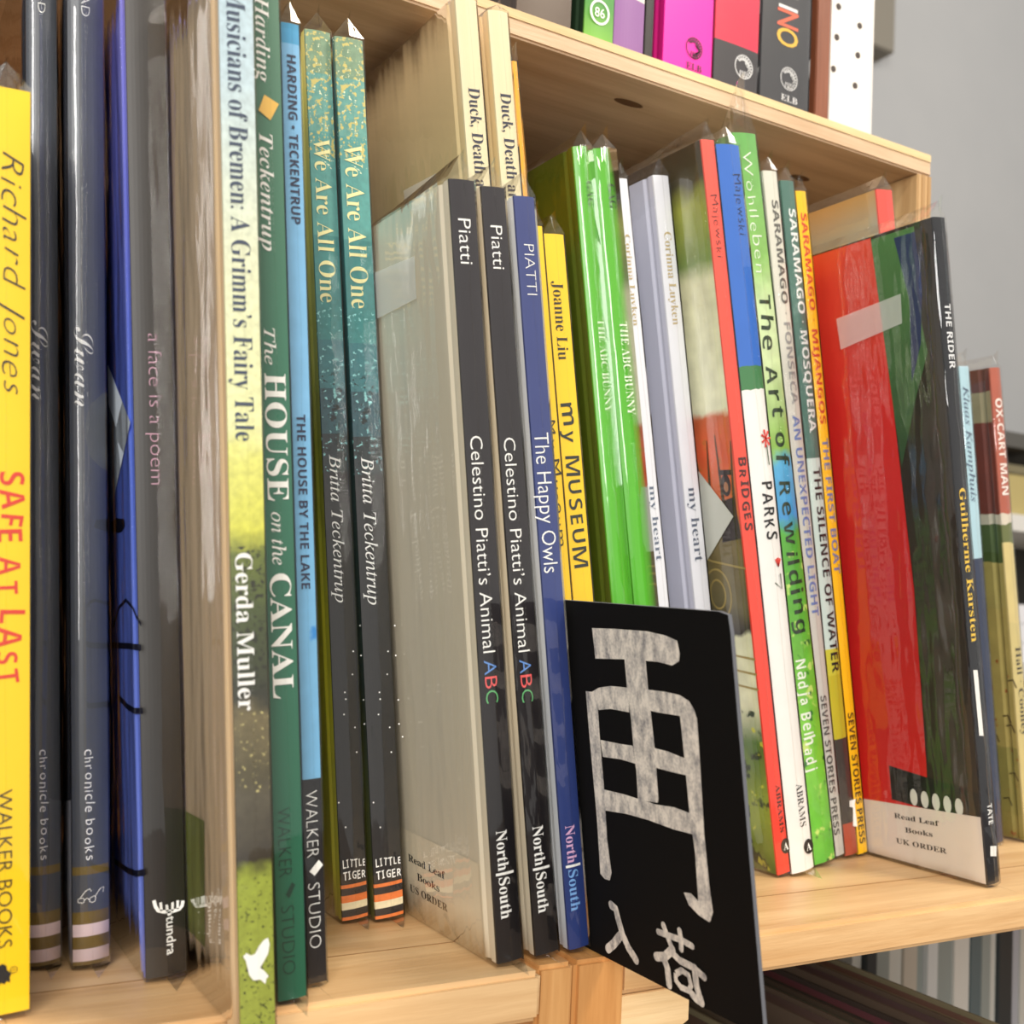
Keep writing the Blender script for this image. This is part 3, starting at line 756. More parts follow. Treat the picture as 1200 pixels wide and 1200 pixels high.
bk('face', 'picture_book', 'black spine reading a face is a poem, blue drawn cover', GR, art('charcoal_cloth', [(0, (26, 24, 23)), (0.36, (50, 44, 39))], 0, 0.36, mottle=0.12, mottle_scale=90), art('blue_ink', [(0, (128, 148, 240)), (0.2, (104, 132, 240)), (0.36, (146, 140, 240))], 0, 0.36, mottle=0.06, mottle_scale=18), hard=True, bulge=0.0013, extra=x_face)

def x_music(b):
    bm = bmesh.new(); poly(bm, DATA['P']['dove'], on_spine(b)); link('dove_emblem', bm, WHITE, b.spine)
    patch(b, 'green_patch', [(0.0606, 0.0589), (0.0361, 0.0600), (0.0383, 0.0172), (0.0600, 0.0172)], (120, 128, 52), off=0.0003)  # flat olive patch on the back cover
music_sp = art('bremen_print', [(0.0, (150, 160, 66)), (0.048, (148, 160, 62)), (0.053, (52, 46, 36)), (0.074, (84, 78, 62)), (0.08, (78, 72, 50)), (0.098, (110, 100, 70)), (0.104, (48, 50, 40)), (0.132, (72, 84, 48)), (0.15, (104, 116, 52)), (0.157, (206, 206, 84)), (0.18, (216, 216, 120)), (0.19, (226, 228, 170)), (0.244, (218, 222, 190)), (0.30, (186, 206, 214)), (0.35, (172, 196, 208))], 0, 0.35, wob=0.006, wob_scale=140, mottle=0.32, mottle_scale=420,
    specks=[((44, 48, 30), 900, 0.60, 0.0, 0.05), ((40, 42, 30), 700, 0.55, 0.105, 0.152), ((190, 180, 120), 800, 0.62, 0.075, 0.1)])
bk('music', 'picture_book', 'Musicians of Bremen spine, sky blue above and grassy green below, with dove', GR, music_sp, plain((214, 190, 154), 0.35), plain((180, 160, 120), 0.4), hard=True, bulge=0.0006, extra=x_music)

def x_green(b):
    bm = bmesh.new(); poly(bm, DATA['P']['dia'], on_spine(b)); link('diamond_mark', bm, plain((232, 186, 84), 0.5), b.spine)
    bm = bmesh.new(); poly(bm, DATA['P']['dia2'], on_spine(b)); link('candle_mark', bm, plain((22, 58, 46), 0.5), b.spine)
bk('green', 'picture_book', 'dark green House on the Canal spine with white serif title', GR, art('canal_green', [(0, (28, 96, 70)), (0.2, (46, 110, 86)), (0.36, (72, 118, 92))], 0, 0.36, mottle=0.14, mottle_scale=40, streak=(3, 1, 0.3)), plain((34, 84, 64), 0.4), hard=True, bulge=0.0006, extra=x_green)
def x_lake(b):
    bm = bmesh.new(); poly(bm, DATA['P']['ldia'], on_spine(b)); link('candle_mark', bm, WHITE, b.spine)
bk('lake', 'picture_book', 'narrow light blue House by the Lake spine with black foot', GR, art('lake_blue', [(0, (20, 20, 24)), (0.072, (112, 172, 212)), (0.2, (120, 178, 218)), (0.335, (60, 150, 196)), (0.34, (52, 146, 190))], 0, 0.345, 'CONSTANT', mottle=0.12, mottle_scale=160, specks=[((40, 130, 200), 70, 0.68, 0.1, 0.26)]), plain((116, 150, 170), 0.4), hard=False, extra=x_lake)

WE = [(0, (238, 128, 62)), (0.0016, (36, 36, 40)), (0.0045, (240, 228, 190)), (0.0081, (238, 128, 62)), (0.0106, (36, 36, 40)), (0.0138, (238, 128, 62)), (0.0163, (34, 34, 36))]
def we_mat(n):
    m = art(n, WE+[(0.166, (42, 42, 44)), (0.190, (40, 50, 54)), (0.205, (44, 84, 94)), (0.225, (56, 118, 124)), (0.245, (58, 132, 130)), (0.29, (82, 152, 146)), (0.335, (98, 158, 148)), (0.36, (120, 150, 120)), (0.379, (124, 156, 136))], 0, 0.38, 'CONSTANT', mottle=0.30, mottle_scale=380,
        specks=[((206, 190, 110), 520, 0.54, 0.325, 0.38), ((228, 232, 196), 700, 0.64, 0.32, 0.38), ((150, 214, 214), 600, 0.60, 0.19, 0.262), ((20, 30, 34), 500, 0.58, 0.185, 0.235)])
    return m
leaf = art('leaf_print', [(0, (214, 206, 84)), (0.1, (226, 214, 50)), (0.2, (160, 160, 56)), (0.38, (240, 226, 130))], 0, 0.38, wob=0.04, wob_scale=40, mottle=0.35, mottle_scale=60, streak=(1, 1, 0.4))
dark_reflection = art('dark_reflection_cover', [(0, (90, 96, 44)), (0.1, (28, 40, 30)), (0.22, (30, 56, 52)), (0.38, (70, 110, 110))], 0, 0.38, wob=0.03, wob_scale=30, mottle=0.3, mottle_scale=60)  # cover colour with the dark reflection in its plastic painted in
def x_we(b):
    P = DATA['P']; mp = on_spine(b)
    for (x, z) in P['st_'+b.key]:
        bm = bmesh.new(); poly(bm, [(x-0.00045, z), (x, z+0.00045), (x+0.00045, z), (x, z-0.00045)], mp); link('printed_star', bm, WHITE, b.spine)
    bm = bmesh.new()
    for s, k in (('LITTLE', 'tig1_'), ('TIGER', 'tig2_')):
        (xa, za), (xb, zb) = P[k+b.key]
        xa, xb = 0.0007, b.w-0.0007; za = (za+zb)/2
        text_block(bm, s, 'hand', lambda u, v: mp(xa+(xb-xa)*u, za+0.0034*v-0.0014), 0, seed=5, thin=-0.012)
    link('publisher_lettering', bm, WHITE, b.spine)
bk('we1', 'picture_book', 'We Are All One spine, teal fading to black, left of two', 'pair of We Are All One books', we_mat('teal_night_print'), leaf, hard=True, bulge=0.0008, extra=x_we)
bk('we2', 'picture_book', 'We Are All One spine, teal fading to black, beside the broad pale cover', 'pair of We Are All One books', we_mat('teal_night_print_b'), dark_reflection, hard=True, bulge=0.0008, extra=x_we)

BLK = art('black_gloss', [(0, (22, 20, 22)), (0.3, (44, 40, 44))], 0, 0.3, mottle=0.1, mottle_scale=60, rough=0.3)
def order_label(b, pts, rows, rgb, y0, y1):
    o = patch(b, 'order_label', pts, rgb, off=0.0004, label='paper order label with three printed lines')
    bm = bmesh.new()
    for s, ya, yb, z, hgt, dz in rows:
        text_block(bm, s, 'serifb', lambda u, v: (-0.00055, ya+(yb-ya)*u, z+dz*u+hgt*v), 0)
    link('label_lettering', bm, plain((44, 38, 38), 0.6, 'ink'), o)
PCOV = plain((226, 214, 190), 0.4)
def x_pia1(b):
    order_label(b, [(0.115, 0.0375), (0.010, 0.0375), (0.010, 0.004), (0.115, 0.004)], [('Read Leaf', 0.0745, 0.0395, 0.0243, 0.0032, 0.0), ('Books', 0.0665, 0.0455, 0.0178, 0.0032, 0.0), ('US ORDER', 0.0745, 0.0390, 0.0112, 0.0032, 0.0)], (238, 224, 196), 0, 0)
    bm = bmesh.new(); poly(bm, [(0.0735, 0.2800), (0.0303, 0.2778), (0.0311, 0.2607), (0.0720, 0.2598)], lambda y, z: (-0.0016, y, z)); link('tape', bm, TAPE, b.left)
bk('pia1', 'picture_book', 'black Animal ABC spine with broad pale cover and order label', 'pair of black Animal ABC books', BLK, PCOV, hard=True, bulge=0.0007, extra=x_pia1, sl=dict(loose=0.0007))
bk('pia2', 'picture_book', 'black Animal ABC spine between its twin and the navy owl book', 'pair of black Animal ABC books', BLK, PCOV, hard=True, bulge=0.0007)
bk('owl', 'picture_book', 'navy blue Happy Owls spine beside the black handwritten sign', GR, art('navy_gloss', [(0, (40, 58, 116)), (0.3, (62, 72, 126))], 0, 0.3, mottle=0.1, mottle_scale=60, rough=0.3), plain((214, 218, 224), 0.4), hard=True, bulge=0.0007)

CREAM = art('cream_print', [(0, (218, 206, 166)), (0.42, (228, 216, 176))], 0, 0.42, mottle=0.06, mottle_scale=30)
CREAMC = art('cream_cover', [(0, (228, 206, 160)), (0.3, (214, 198, 146)), (0.42, (240, 210, 162))], 0, 0.42, mottle=0.08, mottle_scale=14)
def x_duck(b):
    bm = bmesh.new(); poly(bm, [(0.066, 0.3490), (0.0295, 0.3470), (0.0286, 0.3330), (0.066, 0.3330)], lambda y, z: (-0.0014, y, z)); link('tape', bm, TAPE, b.left)
    bm = bmesh.new()
    for s, ya, yb, z in (('“…not yet”', 0.125, 0.080, 0.372), ('…with', 0.100, 0.076, 0.343)):
        text_block(bm, s.strip('…“”'), 'serif', lambda u, v: (-0.00025, ya+(yb-ya)*u, z+0.004*v), 0)
bk('duck1', 'picture_book', 'tall cream Duck Death and the Tulip book with bare tan cover showing', 'pair of tall cream duck books', CREAM, CREAMC, hard=True, bulge=0.0012, extra=x_duck, sl=dict(crest=0.004))
bk('duck2', 'picture_book', 'tall cream Duck Death and the Tulip book, right twin beside orange edge', 'pair of tall cream duck books', CREAM, CREAMC, hard=True, bulge=0.0012, sl=dict(crest=0.004))
bk('orange', 'thin_book', 'very thin orange spine right behind the second cream duck book', GR, plain((238, 168, 30), 0.4), hard=False, sl=dict(crest=0.006))
YL = art('museum_yellow', [(0, (252, 206, 20)), (0.3, (246, 204, 34))], 0, 0.3, mottle=0.06, mottle_scale=40)
bk('mus2', 'picture_book', 'sliver of yellow My Museum book squeezed behind the navy owl book', 'pair of yellow museum books', YL, hard=False)
bk('mus1', 'picture_book', 'yellow My Museum spine with black marker lettering above the sign', 'pair of yellow museum books', YL, plain((232, 214, 120), 0.4), hard=True, bulge=0.0006)
GN = art('bunny_green', [(0, (86, 186, 40)), (0.37, (92, 178, 44))], 0, 0.37, mottle=0.05, mottle_scale=30, rough=0.3)
bk('gag1', 'picture_book', 'grass green ABC Bunny book with dark green cover showing', 'pair of green bunny books', GN, plain((74, 90, 22), 0.35), hard=True, bulge=0.0022)
bk('gag2', 'picture_book', 'grass green ABC Bunny spine touching the narrow white book', 'pair of green bunny books', GN, plain((74, 90, 22), 0.35), hard=True, bulge=0.0022)
WH = art('heart_white', [(0, (224, 226, 234)), (0.37, (232, 233, 240))], 0, 0.37, mottle=0.05, mottle_scale=30)
bk('my1', 'picture_book', 'narrow white my heart spine right against the green bunny book', 'pair of white my heart books', WH, plain((214, 216, 230), 0.4), hard=False)
bk('my2', 'picture_book', 'white my heart spine with pale lavender cover showing', 'pair of white my heart books', WH, plain((204, 206, 222), 0.4), hard=True, bulge=0.0006)

def x_bridges(b):
    mp = on_cover(b); S = random.Random(4)
    bm = bmesh.new()
    for i in range(6):      # dark trunks among the red trees
        y = 0.004+i*0.0085+S.uniform(-0.001, 0.001); z0 = 0.194+S.uniform(-0.004, 0.01)
        ribbon(bm, [(y, z0), (y+0.001*S.uniform(-1, 1), z0+0.016), (y+0.003*S.uniform(-1, 1), z0+0.040)], [0.0026, 0.0018, 0.0008], mp)
    link('painted_trunks', bm, plain((84, 66, 40), 0.6), b.left)
    bm = bmesh.new()
    for rr in (0.006, 0.0105): ribbon(bm, ring(0.024, 0.150, rr, rr*1.3, 24), 0.0012, mp)
    for k in range(3): ribbon(bm, [(0.05, 0.128-k*0.007), (0.026, 0.118-k*0.008), (0.0, 0.116-k*0.008)], 0.0012, mp)
    ribbon(bm, [(0.05, 0.176), (0.026, 0.168), (0.0, 0.164)], 0.0012, mp)
    link('painted_arcs', bm, plain((170, 150, 90), 0.6), b.left)
    bm = bmesh.new()
    poly(bm, ring(0.0085, 0.2085, 0.0038, 0.0060, 14)[:-1], mp); ribbon(bm, [(0.0135, 0.2155), (0.0035, 0.2150)], 0.0028, mp)
    poly(bm, [(0.014, 0.200), (0.003, 0.202), (0.001, 0.180), (0.016, 0.178)], mp)
    link('painted_figure', bm, plain((58, 48, 44), 0.6), b.left)
    bm = bmesh.new(); poly(bm, ring(0.0085, 0.2075, 0.0018, 0.0028, 10)[:-1], lambda y, z: (-0.0003, y, z)); link('painted_face', bm, plain((176, 126, 92), 0.6), b.left)
    bm = bmesh.new(); poly(bm, [(0.030, 0.2190), (0.0045, 0.1918), (0.032, 0.1660)], lambda y, z: (-0.0009, y, z)); link('paper_slip', bm, plain((196, 198, 188), 0.5), b.left)
    circle_a(b)
def circle_a(b):
    (cx, cz), = DATA['P']['circ_'+b.key]; mp = on_spine(b)
    bm = bmesh.new(); poly(bm, ring(cx, cz, 0.0034, 0.0040, 20)[:-1], mp); o = link('publisher_disc', bm, plain((26, 22, 22), 0.5), b.spine)
    mp2 = on_spine(b, 0.0004); bm = bmesh.new()
    text_block(bm, 'A', 'serifb', lambda u, v: mp2(cx-0.0017+0.0034*u, cz-0.0020+0.0040*v), 0); link('publisher_letter', bm, WHITE, b.spine)
br = art('autumn_cover', [(0.0, (92, 116, 46)), (0.03, (150, 166, 56)), (0.07, (86, 118, 50)), (0.090, (234, 234, 200)), (0.128, (226, 226, 190)), (0.131, (56, 50, 42)), (0.145, (116, 108, 76)), (0.185, (126, 110, 66)), (0.192, (222, 120, 56)), (0.225, (230, 104, 64)), (0.244, (214, 110, 66)), (0.248, (236, 236, 204)), (0.318, (226, 224, 186)), (0.327, (130, 152, 84)), (0.358, (166, 170, 76)), (0.37, (80, 74, 52)), (0.39, (76, 64, 48))], 0, 0.39, wob=0.008, wob_scale=60, mottle=0.35, mottle_scale=80,
         specks=[((44, 58, 26), 90, 0.56, 0.0, 0.088), ((206, 206, 70), 120, 0.62, 0.0, 0.088), ((210, 120, 60), 160, 0.58, 0.2, 0.246)])
bk('bridges', 'picture_book', 'coral red Bridges spine with autumn trees painted on its cover', GR, art('coral', [(0, (232, 62, 44)), (0.39, (238, 92, 76))], 0, 0.39, mottle=0.08, mottle_scale=60, streak=(6, 1, 0.2)), br, plain((236, 80, 62), 0.4), hard=False, extra=x_bridges)
def x_parks(b):
    mp = on_spine(b); P = DATA['P']; bm = bmesh.new()
    for k in ('fl1', 'fl2'):
        (cx, cz), = P[k]
        for i in range(7 if k == 'fl1' else 3):
            a = i*2*PI/7 if k == 'fl1' else PI/2+(i-1)*0.5
            ribbon(bm, [(cx, cz), (cx+0.0032*math.cos(a), cz+0.0048*math.sin(a))], [0.0006, 0.0014], mp)
    link('red_flowers', bm, plain((206, 62, 52), 0.5), b.spine)
    bm = bmesh.new(); ribbon(bm, P['st1'], 0.0007, mp); ribbon(bm, P['st2'], 0.0007, mp); link('green_stems', bm, plain((48, 74, 48), 0.5), b.spine)
    circle_a(b)
bk('parks', 'picture_book', 'Parks spine, white below and bright blue above, right of coral spine', GR, art('parks_print', [(0, (238, 236, 232)), (0.2575, (70, 128, 80)), (0.270, (58, 112, 200)), (0.39, (92, 130, 208))], 0, 0.39, 'CONSTANT', wob=0.004, wob_scale=80, mottle=0.08, mottle_scale=40, rough=0.3), plain((40, 92, 180), 0.4), plain((232, 230, 226), 0.4), hard=False, bulge=0.0014, extra=x_parks)
rew = art('meadow_print', [(0, (92, 186, 60)), (0.06, (130, 204, 60)), (0.14, (98, 176, 56)), (0.185, (86, 168, 60)), (0.192, (70, 150, 210)), (0.222, (86, 172, 214)), (0.230, (140, 186, 78)), (0.28, (204, 222, 170)), (0.31, (206, 226, 174)), (0.34, (136, 190, 92)), (0.41, (100, 172, 84))], 0, 0.41, wob=0.012, wob_scale=60, mottle=0.3, mottle_scale=110, specks=[((200, 226, 120), 130, 0.6, 0, 0.18), ((40, 110, 44), 150, 0.62, 0, 0.14)])
bk('rew', 'picture_book', 'tall leafy green Art of Rewilding spine in crumpled loose plastic bag', GR, rew, art('meadow_cover', [(0, (60, 110, 40)), (0.41, (78, 128, 44))], 0, 0.41, mottle=0.4, mottle_scale=40), hard=True, bulge=0.001, sl=dict(crest=0.030, drop=0.024, drop_len=0.02, loose=0.001, crest_front=0.004, crinkle=0.0012))
bk('sar1', 'picture_book', 'off-white An Unexpected Light spine with grey and blue capitals', 'three narrow books with block capitals', art('offwhite', [(0, (206, 204, 196)), (0.395, (220, 218, 204))], 0, 0.395, mottle=0.08, mottle_scale=40), plain((196, 196, 190), 0.4), hard=False, bulge=0.0008)
def x_sar2(b):
    bm = bmesh.new(); poly(bm, DATA['P']['logo_sar2'], on_spine(b)); link('publisher_mark', bm, WHITE, b.spine)
bk('sar2', 'picture_book', 'The Silence of Water spine, bottle green top and pale mint middle', 'three narrow books with block capitals', art('silence_print', [(0, (176, 74, 50)), (0.019, (64, 58, 54)), (0.068, (196, 186, 44)), (0.105, (206, 200, 60)), (0.12, (206, 224, 216)), (0.2297, (76, 116, 104)), (0.39, (84, 122, 110))], 0, 0.392, 'CONSTANT', mottle=0.1, mottle_scale=40), plain((70, 104, 92), 0.4), hard=False, bulge=0.0008, extra=x_sar2)
bk('sar3', 'picture_book', 'narrow yellow The First Boat spine with red capitals, beside big red cover', 'three narrow books with block capitals', plain((250, 194, 20), 0.35), hard=False, bulge=0.0005)

def x_rider(b):
    mk = lambda n, pts, m, off: patch(b, n, pts, None, off=off, mat=m)
    red = art('red_print', [(0, (206, 36, 32)), (0.14, (196, 30, 36)), (0.26, (212, 40, 40)), (0.35, (222, 70, 50))], 0, 0.35, mottle=0.14, mottle_scale=16)
    mk('cover_red_field', [(0.229, 0.004), (0.036, 0.004), (0.0335, 0.06), (0.0320, 0.157), (0.036, 0.26), (0.0420, 0.354), (0.229, 0.354)], red, 0.00022)
    mk('cover_green_field', [(0.0418, 0.353), (0.012, 0.353), (0.014, 0.31), (0.010, 0.285), (0.020, 0.262), (0.0335, 0.225), (0.036, 0.26)], art('fern_print', [(0.2, (40, 62, 44)), (0.35, (80, 124, 72))], 0.2, 0.35, mottle=0.25, mottle_scale=50), 0.00024)
    mk('cover_navy_field', [(0.026, 0.350), (0.012, 0.350), (0.010, 0.320), (0.014, 0.290), (0.022, 0.270), (0.019, 0.315)], plain((40, 48, 92), 0.4), 0.00028)
    mk('cover_black_panel', [(0.060, 0.0560), (0.0008, 0.0500), (0.0008, 0.034), (0.060, 0.0365)], plain((30, 30, 30), 0.4), 0.00030)
    bm = bmesh.new()
    for i in range(5): poly(bm, ring(0.044-i*0.0075, 0.0405, 0.0026, 0.0048, 12)[:-1], lambda y, z: (-0.00036, y, z))
    link('cover_white_shapes', bm, plain((214, 218, 210), 0.5), b.left)
    order_label(b, [(0.0835, 0.0330), (0.0008, 0.0375), (0.0008, 0.0020), (0.0835, 0.0020)], [('Read Leaf', 0.0590, 0.0280, 0.0262, 0.0030, 0.0012), ('Books', 0.0520, 0.0330, 0.0193, 0.0030, 0.0012), ('UK ORDER', 0.0590, 0.0245, 0.0118, 0.0030, 0.0012)], (226, 216, 206), 0, 0)
    bm = bmesh.new(); poly(bm, [(0.0704, 0.3140), (0.0233, 0.3190), (0.0240, 0.3030), (0.0690, 0.2960)], lambda y, z: (-0.0016, y, z)); link('tape', bm, TAPE, b.left)
    mp = on_spine(b); bm = bmesh.new(); poly(bm, DATA['P']['wht'], mp); poly(bm, DATA['P']['logo_rider'], mp); link('white_marks', bm, WHITE, b.spine)
bk('rider', 'picture_book', 'big glossy black book with red cover field and UK order label', GR, plain((26, 28, 34), 0.25), art('night_cover', [(0, (50, 42, 36)), (0.35, (44, 36, 32))], 0, 0.35, mottle=0.3, mottle_scale=40), hard=False, bulge=0.0006, extra=x_rider, sl=dict(loose=0.0004, crinkle=0.0009))
bk('red', 'picture_book', 'coral red spine standing tall behind the big black and red book', GR, plain((232, 84, 72), 0.35), art('pale_cover', [(0, (176, 168, 146)), (0.37, (176, 168, 146)), (0.39, (206, 160, 96))], 0, 0.39, mottle=0.1, mottle_scale=30), hard=False)  # orange reflection along the cover's top is put into its colour
bk('bluet', 'picture_book', 'thin pale blue spine right of the big black book', GR, art('ice_print', [(0, (40, 52, 80)), (0.18, (176, 210, 222)), (0.30, (190, 216, 230))], 0, 0.302, 'CONSTANT', mottle=0.06, mottle_scale=40), hard=False)
oxs = art('ox_print', [(0, (204, 188, 126)), (0.14, (212, 194, 130)), (0.192, (104, 112, 60)), (0.2035, (214, 204, 186)), (0.211, (178, 92, 70)), (0.305, (206, 146, 116))], 0, 0.306, 'CONSTANT', wob=0.004, wob_scale=80, mottle=0.12, mottle_scale=80)
oxc = art('ox_cover', [(0, (150, 142, 78)), (0.06, (176, 160, 92)), (0.15, (170, 158, 92)), (0.18, (74, 92, 48)), (0.2035, (196, 190, 170)), (0.2115, (110, 50, 38)), (0.27, (150, 140, 108)), (0.29, (96, 52, 46))], 0, 0.306, 'CONSTANT', wob=0.004, wob_scale=60, mottle=0.25, mottle_scale=70, specks=[((150, 80, 30), 160, 0.64, 0.0, 0.12)])
def x_ox(b):
    mp = on_cover(b); bm = bmesh.new()
    text_block(bm, 'COONEY', 'serif', lambda u, v: mp(0.0200+0.0045*v, 0.170-0.045*u), 0); link('cover_lettering', bm, plain((232, 226, 200), 0.5), b.left)
    bm = bmesh.new(); S = random.Random(3)
    for i in range(6):
        y, z = S.uniform(0.004, 0.02), S.uniform(0.02, 0.12)
        ribbon(bm, [(y, z), (y-0.004, z+0.001), (y-0.006, z-0.004)], 0.0009, mp)
    link('painted_twigs', bm, plain((66, 52, 30), 0.6), b.left)
bk('ox', 'picture_book', 'Ox-Cart Man spine, rust red above tan, last book on the right', GR, oxs, oxc, hard=True, bulge=0.0008, extra=x_ox)

# ------------------------------------------------------------------ handwritten sign standing out from the row
S = DATA['S']
sg = thing('shelf_sign', (S['x'], S['y'], 0.0004), 'black card sign with white handwritten characters sticking out of the row', 'sign', None, (0, S['lean'], 0))
black_card = plain((9, 8, 8), 0.75, 'black_card'); black_card.node_tree.nodes['Principled BSDF'].inputs['Specular IOR Level'].default_value = 0.15
bm = bmesh.new()
ol = S['out']; zmin = min(z for y, z in ol)
pts = [(y, max(z, 0.0)) for y, z in ol]
pts = [(y+0.03 if i < 2 else y, z) for i, (y, z) in enumerate(pts)]
A = [bm.verts.new((0, y, z)) for y, z in pts]; B_ = [bm.verts.new((0.0016, y, z)) for y, z in pts]
bm.faces.new(A); bm.faces.new(B_[::-1])
for i in range(len(A)): bm.faces.new((A[i], B_[i], B_[(i+1) % len(A)], A[(i+1) % len(A)])).material_index = 1
link('board', bm, [black_card, plain((96, 98, 104), 0.7, 'card_edge')], sg)
chm, cnt, cb = new_mat('silver_marker')
ctc = N(cnt, 'ShaderNodeTexCoord'); cn = noise(cnt, ctc.outputs['Object'], 260, 6, (1, 1, 0.5)); cn2 = noise(cnt, ctc.outputs['Object'], 900, 3)
cr = N(cnt, 'ShaderNodeValToRGB'); cnt.links.new(mathn(cnt, 'MULTIPLY_ADD', cn2, 0.35, mathn(cnt, 'MULTIPLY', cn, 0.75)), cr.inputs[0])
cr.color_ramp.elements[0].position = 0.36; cr.color_ramp.elements[0].color = lin((126, 124, 126)); cr.color_ramp.elements[1].position = 0.66; cr.color_ramp.elements[1].color = lin((226, 218, 206))
cnt.links.new(cr.outputs[0], cb.inputs['Base Color']); cb.inputs['Roughness'].default_value = 0.55
bm = bmesh.new(); lay = [0.0]
def smp(y, z): return (-0.00015-lay[0], y, z)
for p in S['polys']: lay[0] += 0.00001; poly(bm, p, smp)
for p, w in S['strokes']:
    lay[0] += 0.00001
    p = [Vector(q) for q in p]
    ribbon(bm, p, w, smp)
    for q in (p[0], p[-1]): lay[0] += 0.000003; poly(bm, ring(q.x, q.y, w/2, w/2, 12)[:-1], smp)
lay[0] += 0.00001; ribbon(bm, S['box'], 0.0024, smp)
link('handwritten_characters', bm, chm, sg)

# ------------------------------------------------------------------ on top of the crate
UG = 'books standing on top of the crate'
def lion(b, rgb, rr=0.0062):
    (cx, cz), = DATA['P']['lion_'+b.key]; mp = on_spine(b, 0.0003); bm = bmesh.new()
    for i in range(22):
        a = 2*PI*i/22
        if -0.5 < math.cos(a)*0.9+math.sin(a)*0.2 < 1.2:
            ribbon(bm, [(cx+rr*0.55*math.cos(a), cz+rr*0.55*math.sin(a)), (cx+rr*0.8*math.cos(a+0.16), cz+rr*0.85*math.sin(a+0.16)), (cx+rr*math.cos(a+0.1), cz+rr*1.05*math.sin(a+0.1))], [rr*0.16, rr*0.12, rr*0.05], mp)
    ribbon(bm, ring(cx+rr*0.05, cz, rr*0.95, rr, 24), rr*0.10, mp)
    ribbon(bm, [(cx+rr*0.2, cz+rr*0.45), (cx+rr*0.45, cz+rr*0.1), (cx+rr*0.75, cz-rr*0.05), (cx+rr*0.6, cz-rr*0.3), (cx+rr*0.25, cz-rr*0.45)], rr*0.14, mp)
    poly(bm, ring(cx+rr*0.36, cz+rr*0.2, rr*0.1, rr*0.08, 8)[:-1], mp)
    for k in range(4): ribbon(bm, [(cx-rr*0.3+k*rr*0.22, cz-rr*0.35), (cx-rr*0.35+k*rr*0.24, cz-rr*0.85)], rr*0.1, mp)
    link('lion_emblem', bm, plain(rgb, 0.5), b.spine)
def elb(b, rgb):
    (xa, za), (xb, zb) = DATA['P']['elb_'+b.key]; mp = on_spine(b, 0.0003); bm = bmesh.new()
    text_block(bm, 'ELB', 'serifb', lambda u, v: mp(xa+(xb-xa)*u, za+0.0042*v), 0); link('publisher_lettering', bm, plain(rgb, 0.5), b.spine)
bk('updark', 'picture_book', 'dim brown book on the crate top, left of the green one', UG, art('brown_blur', [(0, (92, 78, 66)), (0.25, (120, 104, 92))], 0, 0.25, mottle=0.35, mottle_scale=20), plain((60, 50, 44), 0.5), sleeve=False)
def x_upgreen(b):
    (cx, cz), = DATA['P']['ring_upgreen']; mp = on_spine(b, 0.0003); bm = bmesh.new()
    ribbon(bm, ring(cx, cz, 0.0060, 0.0066, 24), 0.0013, mp)
    text_block(bm, '86', 'bold', lambda u, v: mp(cx-0.0033+0.0066*u, cz-0.0028+0.0056*v), 0); link('round_emblem', bm, WHITE, b.spine)
bk('upgreen', 'picture_book', 'green book with white ring emblem on the crate top', UG, art('leaf_green', [(0, (140, 196, 70)), (0.035, (74, 142, 60)), (0.25, (40, 110, 50))], 0, 0.25, wob=0.006, wob_scale=60, mottle=0.2, mottle_scale=60), plain((34, 56, 34), 0.5), sleeve=False, extra=x_upgreen)
bk('upwhite', 'picture_book', 'white book with lilac foot on the crate top', UG, art('lilac_print', [(0, (138, 92, 148)), (0.044, (216, 210, 198))], 0, 0.25, 'CONSTANT', mottle=0.06, mottle_scale=30), plain((200, 190, 180), 0.5), sleeve=False)
bk('upthin', 'thin_book', 'thin black spine on the crate top beside the magenta book', UG, plain((40, 34, 34), 0.5), hard=False, sleeve=False)
bk('upmag', 'picture_book', 'magenta pink book with black lion emblem on the crate top', UG, plain((244, 40, 164), 0.4), plain((206, 30, 120), 0.4), hard=True, bulge=0.0006, sleeve=False, extra=lambda b: (lion(b, (66, 14, 44)), elb(b, (66, 14, 44))))
bk('upred', 'picture_book', 'book with crimson top and charcoal foot on the crate top', UG, art('crimson_print', [(0, (52, 48, 52)), (0.0405, (222, 34, 72))], 0, 0.25, 'CONSTANT'), plain((120, 24, 50), 0.4), hard=True, bulge=0.0006, sleeve=True, extra=lambda b: lion(b, (226, 226, 226), 0.0072), sl=dict(fin=False))
bk('upino', 'picture_book', 'charcoal book with coloured INO letters on the crate top', UG, plain((58, 58, 62), 0.4), plain((44, 44, 48), 0.4), hard=True, bulge=0.0006, sleeve=True, extra=lambda b: (lion(b, (206, 206, 206), 0.0072), elb(b, (216, 216, 216))), sl=dict(fin=False))
t = thing('wooden_upright', (0.2755, 0.14, 0.4395), 'reddish brown wooden upright between charcoal book and white perforated panel', 'post')
box_obj('board', (0.0065, 0.0185, 0.0, 0.16, 0.0, 0.30), wood('red_wood', 'Z', (140, 84, 58), (112, 62, 40)), t, 0.0006)
box_obj('gap_shade_strip', (0.0, 0.0064, 0.012, 0.16, 0.0, 0.30), plain((58, 32, 20), 0.5), t)  # dark strip standing in for the shaded gap beside the board
t = thing('perforated_panel', (0.2945, 0.14, 0.4395), 'white perforated panel with dark holes at the crate top right end', 'panel')
hol = [(0.3020, 0.1062), (0.3220, 0.1000), (0.3003, 0.0860), (0.3200, 0.0790), (0.2994, 0.0650), (0.3190, 0.0585), (0.2972, 0.0430), (0.3172, 0.0373)]
box_obj('front_sheet', (0.0, 0.036, 0.0, 0.0015, 0.0, 0.30), plain((228, 222, 214), 0.5), t)
box_obj('side_sheet', (0.036, 0.0385, 0.0005, 0.15, 0.0, 0.30), plain((220, 214, 208), 0.5), t)
